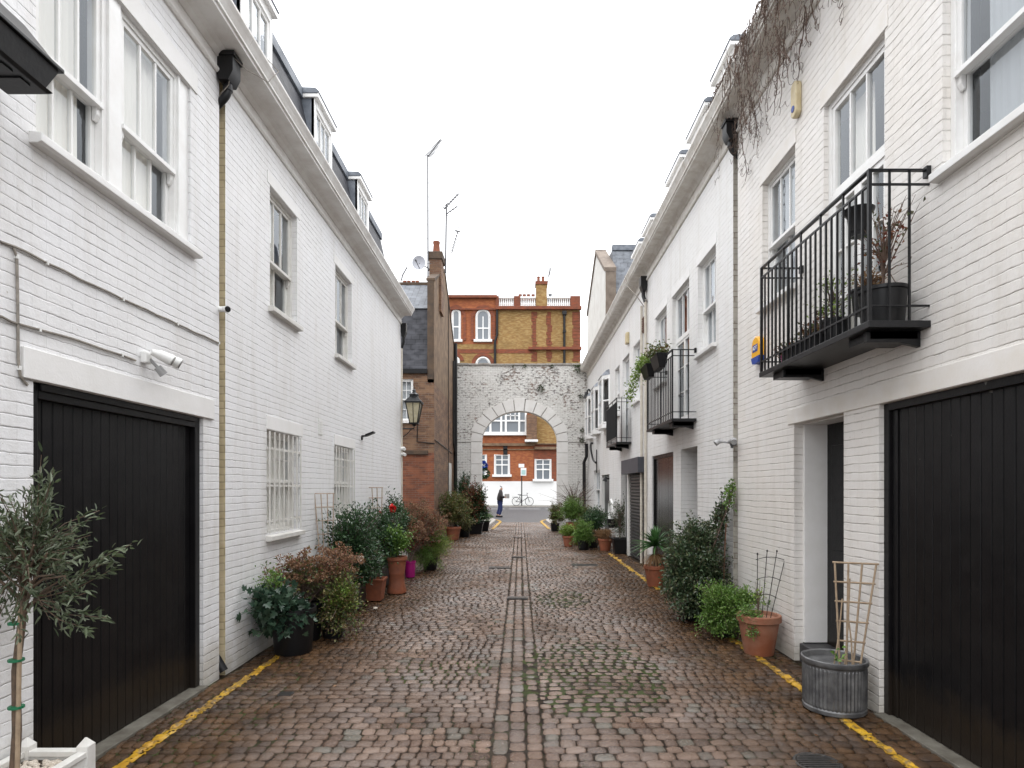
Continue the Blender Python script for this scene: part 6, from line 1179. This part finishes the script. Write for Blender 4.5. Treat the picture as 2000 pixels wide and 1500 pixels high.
def yagi(b, p0, p1, n_, l0, l1, r=.006):
    p0, p1 = Vector(p0), Vector(p1); b.tube([p0, p1], r*1.4, 6); d = (p1-p0).normalized(); s_ = d.cross(Vector((0, 1, 0))).normalized()
    s2 = Vector((0, 1, 0))*.6+s_*.8
    for i in range(n_): t = (i+.3)/n_; q = p0.lerp(p1, t); l_ = l0+(l1-l0)*t; b.tube([q-s2*l_/2, q+s2*l_/2], r, 4)
ya = 19.3; A1 = thing('tv_aerial', 'tallest aerial mast with a rising comb antenna above the brown chimney', 'aerial', (U(836, ya), ya, 8)); b = MB(); b.tube([(U(836, ya), ya, Zy(550, ya)), (U(835.5, ya), ya, Zy(303, ya))], .024, 8); 
for zz in np.arange(8.8, 12.2, .45): b.tube([(U(835.7, ya), ya, zz), (U(835.7, ya), ya, zz+.03)], .026, 8)
for py in (515, 540): b.tube([(U(834, ya), ya, Zy(py, ya)), (U(842, ya), ya, Zy(py, ya))], .012, 6)
b.build('mast', M['galv'], A1); b = MB(); yagi(b, (U(836, ya), ya, Zy(306, ya)), (U(861, ya), ya, Zy(272, ya)), 15, .42, .20, .014); b.build('antenna', M['galv'], A1)
ya = 20.0; A2 = thing('tv_aerial', 'shorter mast with several tangled antennas right of the brown chimney', 'aerial', (U(871, ya), ya, 8.5)); b = MB(); b.tube([(U(870, ya), ya, Zy(533, ya)), (U(872, ya), ya, Zy(398, ya))], .026, 8)
for py in (515, 531): b.tube([(U(862, ya), ya, Zy(py, ya)), (U(872, ya), ya, Zy(py, ya))], .012, 6)
b.build('mast', M['galv'], A2); b = MB(); yagi(b, (U(867, ya), ya, Zy(408, ya)), (U(896, ya), ya, Zy(378, ya)), 7, .26, .14, .016); yagi(b, (U(872, ya), ya, Zy(418, ya)), (U(894, ya), ya, Zy(402, ya)), 4, .16, .10, .014); b.tube([(U(872, ya), ya, Zy(420, ya)), (U(884, ya), ya, Zy(425, ya)), (U(893, ya), ya, Zy(436, ya)), (U(896, ya), ya, Zy(446, ya))], .012, 6); b.tube([(U(889, ya), ya, Zy(450, ya)), (U(899, ya), ya, Zy(453, ya))], .025, 6); yagi(b, (U(894, ya), ya, Zy(453, ya)), (U(882, ya), ya, Zy(494, ya)), 7, .16, .08, .012); b.build('antenna', M['galv'], A2)
b = MB(); b.tube([(U(784, 26), 26, Zy(548, 26)), (U(786, 26), 26, Zy(538, 26)), (U(795, 26), 26, Zy(522, 26))], .03, 5); tag(b.build('tv_aerial', M['galv']), 'small slanting aerial over the four chimney pots at the left roof edge', 'aerial')

# ---------------------------------------------------------------- ironwork and bits on the lane
def plate(label, px, py, wx, wy, m_='iron', zz=None, nm='drain_cover', ribs=True, grp=None):
    x, y = G(px, py); zz = .016; t = thing(nm, label, 'cover', (x, y, 0), grp); b = MB(); b.box(x-wx/2, x+wx/2, y-wy/2, y+wy/2, -.03, zz-.003); b.build('frame', M[m_], t, bevel=.003)
    if ribs:
        b = MB(); k_ = max(3, int(wx/.035))
        for i in range(k_): a = x-wx/2+.02+(wx-.04)*i/k_; b.box(a, a+.016, y-wy/2+.02, y+wy/2-.02, zz-.004, zz+.003)
        b.build('grate', M['galvd'], t)
M['galvd'] = noisy('wet_cast_iron', (.035, .034, .034), (.07, .066, .062), 30, .3, .3, metal=.4)
plate('rectangular iron cover left of the centre channel, midway down the lane', 976, 1109, .46, .22, 'galvd'); plate('rectangular iron cover right of the centre channel, midway down the lane', 1142, 1104, .56, .26, 'galvd')
plate('narrow drain grating across the centre channel nearest the camera', 1011, 1168, .32, .16, 'galvd'); plate('second drain grating in the centre channel, farther away', 1013, 1088, .34, .2, 'galvd'); plate('third and smallest looking drain grating in the centre channel', 1012, 1050, .34, .26, 'galvd')
plate('small dark iron plate near the black pots on the left', 656, 1238, .17, .13, 'galvd', ribs=False); plate('tiny dark iron plate in the setts at the left foreground', 558, 1357, .11, .09, 'galvd', ribs=False)
x, y = G(1597, 1494); t = thing('manhole_cover', 'round ribbed iron cover at the bottom right of the lane', 'cover', (x, y, 0)); b = MB(); b.lathe(x, y, [(.14, -.02), (.14, .016), (.125, .018), (.12, .012)], 32); b.build('frame', M['galvd'], t); b = MB()
for i in range(9): a = -.1+i*.025; l_ = math.sqrt(max(.0144-a*a, 0)); b.box(x-l_, x+l_, y+a-.007, y+a+.007, .008, .02)
b.build('grate', M['galvd'], t)
x, y = G(733, 1192); b = MB(); b.lathe(x, y, [(.02, .012), (.035, .03), (.02, .045)], 9); tag(b.build('stone', M['pebble'], smooth=True), 'lone pale stone lying on the setts near the terracotta pots', 'stone')
# moss and grass tufts in the joints
r = np.random.RandomState(77); pts = []
for (cx, cyy, rx, ry, n_) in ((.66, 5.5, .66, 1.1, 260), (.65, 9.2, .42, .7, 300), (-.75, 5.7, .55, .5, 140), (-2.35, 4.4, .35, 1.5, 260), (2.45, 5.2, .2, 1.5, 120), (0, 6.5, 2, 3.5, 300)):
    a = r.uniform(0, 6.28, n_); q = np.sqrt(r.uniform(.1, 1, n_)); pts.append(np.stack((cx+rx*q*np.cos(a), cyy+ry*q*np.sin(a), np.full(n_, -.004)), 1))
pts = np.vstack(pts); pts = pts[(np.sin(pts[:, 0]*9+1)*np.sin(pts[:, 1]*6)+r.normal(0, .4, len(pts))) > 0]; pts = np.repeat(pts, 3, 0)+r.normal(0, .006, (len(pts)*3, 3))*np.array([1, 1, 0]); pts[:, 2] = lvl(pts[:, 0], pts[:, 1])-.006; d = r.normal(0, .6, pts.shape); d[:, 2] = 1
V, Fa = np_leaves(pts, d, .013, .005, 'd', 4); tag(np_obj('moss', V, Fa, LF['moss'], False), 'moss and fine grass sprouting from joints between the setts', 'moss', kind='stuff')
r = np.random.RandomState(5); nL = 70; pp = np.stack((np.where(r.rand(nL) < .6, r.uniform(-2.5, -1.5, nL), r.uniform(1.4, 2.5, nL)), r.uniform(4, 13, nL), np.full(nL, .018)), 1); d = r.normal(0, 1, (nL, 3)); d[:, 2] *= .15
V, Fa = np_leaves(pp, d, .035, .02, 'd', 6); V[:, 2] = np.maximum(V[:, 2], .012); tag(np_obj('fallen_leaves', V, Fa, LF['dead'], False), 'brown fallen leaves scattered on the setts near the pots', 'leaves', kind='stuff')

# ---------------------------------------------------------------- bicycle, sign, person
YS = 53.0; zp = .10
def bike(x, y):
    t = thing('bicycle', 'dark city bicycle leaning by the sign post against the far white wall', 'bicycle', (x, y, zp)); r_ = .36; wx = (x-.58, x+.58)
    for k_, w_ in enumerate(wx):
        b = MB(); b.tube([(w_+r_*math.cos(a), y, zp+r_+r_*math.sin(a)) for a in np.linspace(0, 2*math.pi, 29)], .022, 6, cap=False); wh = b.build('wheel', M['plastic'], t)
        b = MB()
        for a in np.linspace(0, 2*math.pi, 15)[:-1]: b.tube([(w_, y, zp+r_), (w_+r_*math.cos(a), y, zp+r_+r_*math.sin(a))], .004, 3)
        b.build('spokes', M['galv'], wh)
    b = MB(); hub = (wx[0], y, zp+r_); hf = (wx[1], y, zp+r_); bb = (x-.12, y, zp+.30); st_ = (x-.28, y, zp+.88); hd = (x+.38, y, zp+.92); hd2 = (x+.41, y, zp+.72)
    for a, c in ((bb, st_), (st_, hd), (bb, hd2), (hub, bb), (hub, (x-.25, y, zp+.76)), (hd, hf)): b.tube([a, c], .022, 6)
    b.build('frame', M['iron'], t); b = MB(); b.hexa([(x-.42, y-.05, zp+.93), (x-.15, y-.02, zp+.93), (x-.15, y+.02, zp+.93), (x-.42, y+.05, zp+.93), (x-.44, y-.07, zp+.99), (x-.13, y-.02, zp+.98), (x-.13, y+.02, zp+.98), (x-.44, y+.07, zp+.99)]); b.build('saddle', M['plastic'], t)
    b = MB(); b.tube([hd, (x+.37, y, zp+1.04), (x+.46, y-.1, zp+1.08), (x+.34, y-.26, zp+1.1)], .016, 6); b.tube([(x+.37, y, zp+1.04), (x+.46, y+.1, zp+1.08), (x+.34, y+.24, zp+1.1)], .016, 6); b.build('handlebar', M['iron'], t)
    b = MB(); b.tube([(x-.95, y, zp+.74), (x-.4, y, zp+.77)], .015, 6); b.tube([(x-.9, y, zp+.74), hub], .01, 5); b.build('rear_rack', M['galv'], t); b = MB(); b.tube([(bb[0]-.09, y-.05, bb[2]-.12), bb, (bb[0]+.09, y+.05, bb[2]+.12)], .014, 5); b.tube([(bb[0], y-.02, bb[2]), (bb[0], y-.03, bb[2])], .08, 12); b.build('crank', M['galv'], t)
bike(U(1021, YS), YS-.1)
SG = thing('parking_sign', 'parking sign post with two small plates at the far kerb', 'sign', (U(1019, 52.6), 52.6, zp)); b = MB(); b.tube([(U(1019, 52.6), 52.6, zp), (U(1019, 52.6), 52.6, Zy(906, 52.6))], .05, 8); b.build('pole', M['iron'], SG)
b = MB(); b.box(U(1013, 52.5), U(1024, 52.5), 52.49, 52.52, Zy(913, 52.5), Zy(906, 52.5)); b.build('upper_plate', M['plasticw'], SG); b = MB(); b.box(U(1017, 52.5), U(1028, 52.5), 52.49, 52.52, Zy(929, 52.5), Zy(914, 52.5)); pl2 = b.build('lower_plate', M['plasticw'], SG)
b = MB(); b.box(U(1018.5, 52.5), U(1026.5, 52.5), 52.48, 52.49, Zy(927, 52.5), Zy(918, 52.5)); b.build('printed_panel', mat('pale_green_print', (.35, .52, .50), .5), pl2)
HBk = thing('hanging_basket', 'blue and green hanging basket glimpsed at the left edge of the arch opening', 'basket', (U(945, 50), 50, 3.3)); r = np.random.RandomState(3); d = r.normal(0, 1, (300, 3)); d /= np.linalg.norm(d, axis=1, keepdims=True)
for nm, m_, c_, s_ in (('flowers', mat('blue_petals', (.02, .08, .40), .5), (U(944, 50), 50, Zy(909, 50)), .28), ('foliage', LF['camellia'], (U(946, 50), 50, Zy(924, 50)), .42)): V, Fa = np_leaves(np.array([c_])+d*s_*.8, d, .2, .14, 'd', 3); np_obj(nm, V, Fa, m_, False, HBk)
b = MB(); b.tube([(U(944, 50), 50, Zy(909, 50)), (U(944, 50), 50, Zy(900, 50)), (U(935, 50), 50, Zy(898, 50)), (U(935, 50), 50, 0)], .03, 6); b.build('bracket', M['iron'], HBk)

PXx, PYy = U(976.5, 34.2), 34.2
PE = thing('person', 'person in dark hooded jacket and blue jeans walking past, looking down at a parcel', 'person', (PXx, PYy, 0))
def skin(name, verts, edges, radii, m_, parent, root=0, sub=2):
    L_ = wloc(parent); me = bpy.data.meshes.new(name); me.from_pydata([(v[0]+PXx-L_.x, v[1]+PYy-L_.y, v[2]-L_.z) for v in verts], edges, []); me.update(); o = bpy.data.objects.new(name, me); C.objects.link(o); o.parent = parent
    s = o.modifiers.new('skin', 'SKIN'); s.use_smooth_shade = True; sv = me.skin_vertices[0].data if me.skin_vertices else None
    if sv is None:
        bpy.context.view_layer.objects.active = o; sv = me.skin_vertices[0].data
    for i, r_ in enumerate(radii): sv[i].radius = (r_, r_) if not isinstance(r_, tuple) else r_; sv[i].use_root = (i == root)
    o.modifiers.new('sub', 'SUBSURF').levels = sub; o.modifiers['sub'].render_levels = sub; me.materials.append(m_); return o
# one continuous body: pelvis, spine, neck, head, arms with hands, legs with feet; it faces +x
bv = [(0, 0, .95), (.0, 0, 1.15), (.02, 0, 1.38), (.05, 0, 1.50), (.08, 0, 1.58), (.10, 0, 1.70), (.03, -.17, 1.42), (.08, -.22, 1.18), (.30, -.16, 1.13), (.36, -.15, 1.13), (.03, .17, 1.42), (.08, .22, 1.18), (.30, .16, 1.13), (.36, .15, 1.13),
      (.01, -.09, .90), (.08, -.10, .50), (-.04, -.10, .10), (.10, -.10, .05), (-.01, .09, .90), (-.03, .10, .50), (-.16, .10, .13), (-.05, .10, .06)]
be = [(0, 1), (1, 2), (2, 3), (3, 4), (4, 5), (2, 6), (6, 7), (7, 8), (8, 9), (2, 10), (10, 11), (11, 12), (12, 13), (0, 14), (14, 15), (15, 16), (16, 17), (0, 18), (18, 19), (19, 20), (20, 21)]
br_ = [.12, .11, .12, .055, .075, .085, .06, .045, .035, .035, .06, .045, .035, .035, .085, .062, .045, .04, .085, .062, .045, .04]
skin('body', bv, be, br_, M['skin'], PE)
skin('jacket', [(0, 0, .88), (.0, 0, 1.12), (.02, 0, 1.38), (.04, 0, 1.50), (.03, -.19, 1.42), (.07, -.24, 1.18), (.27, -.18, 1.13), (.03, .19, 1.42), (.07, .24, 1.18), (.27, .18, 1.13), (-.07, 0, 1.50)], [(0, 1), (1, 2), (2, 3), (2, 4), (4, 5), (5, 6), (2, 7), (7, 8), (8, 9), (3, 10)], [(.20, .21), (.20, .21), (.19, .20), .10, .11, .095, .07, .11, .095, .07, .13], M['jacket'], PE)
skin('jeans', [(0, 0, .95), (.01, -.09, .86), (.08, -.10, .50), (-.035, -.10, .13), (-.01, .09, .86), (-.03, .10, .50), (-.155, .10, .16)], [(0, 1), (1, 2), (2, 3), (0, 4), (4, 5), (5, 6)], [.15, .125, .10, .08, .125, .10, .08], M['denim'], PE)
skin('hair', [(.05, 0, 1.72), (.08, 0, 1.77)], [(0, 1)], [.115, .095], M['hair'], PE)
b = MB(); 
for (x, y) in ((-.04, -.10), (-.16, .10)): b.box(PXx+x-.09, PXx+x+.20, PYy+y-.05, PYy+y+.05, .0, .10)
b.build('shoes', M['plastic'], PE, bevel=.03)
b = MB(); b.box(PXx+.27, PXx+.54, PYy-.14, PYy+.14, 1.08, 1.34); tag(b.build('parcel', M['paper'], bevel=.02), 'grey and white carton held by the walking person', 'parcel')
b = MB()
for k_ in range(3): b.box(PXx+.33+.08*k_, PXx+.35+.08*k_, PYy-.145, PYy-.141, 1.10, 1.32)
pc = [o for o in C.objects if o.name == 'parcel'][0]; b.build('dark_stripe', M['jacket'], pc)
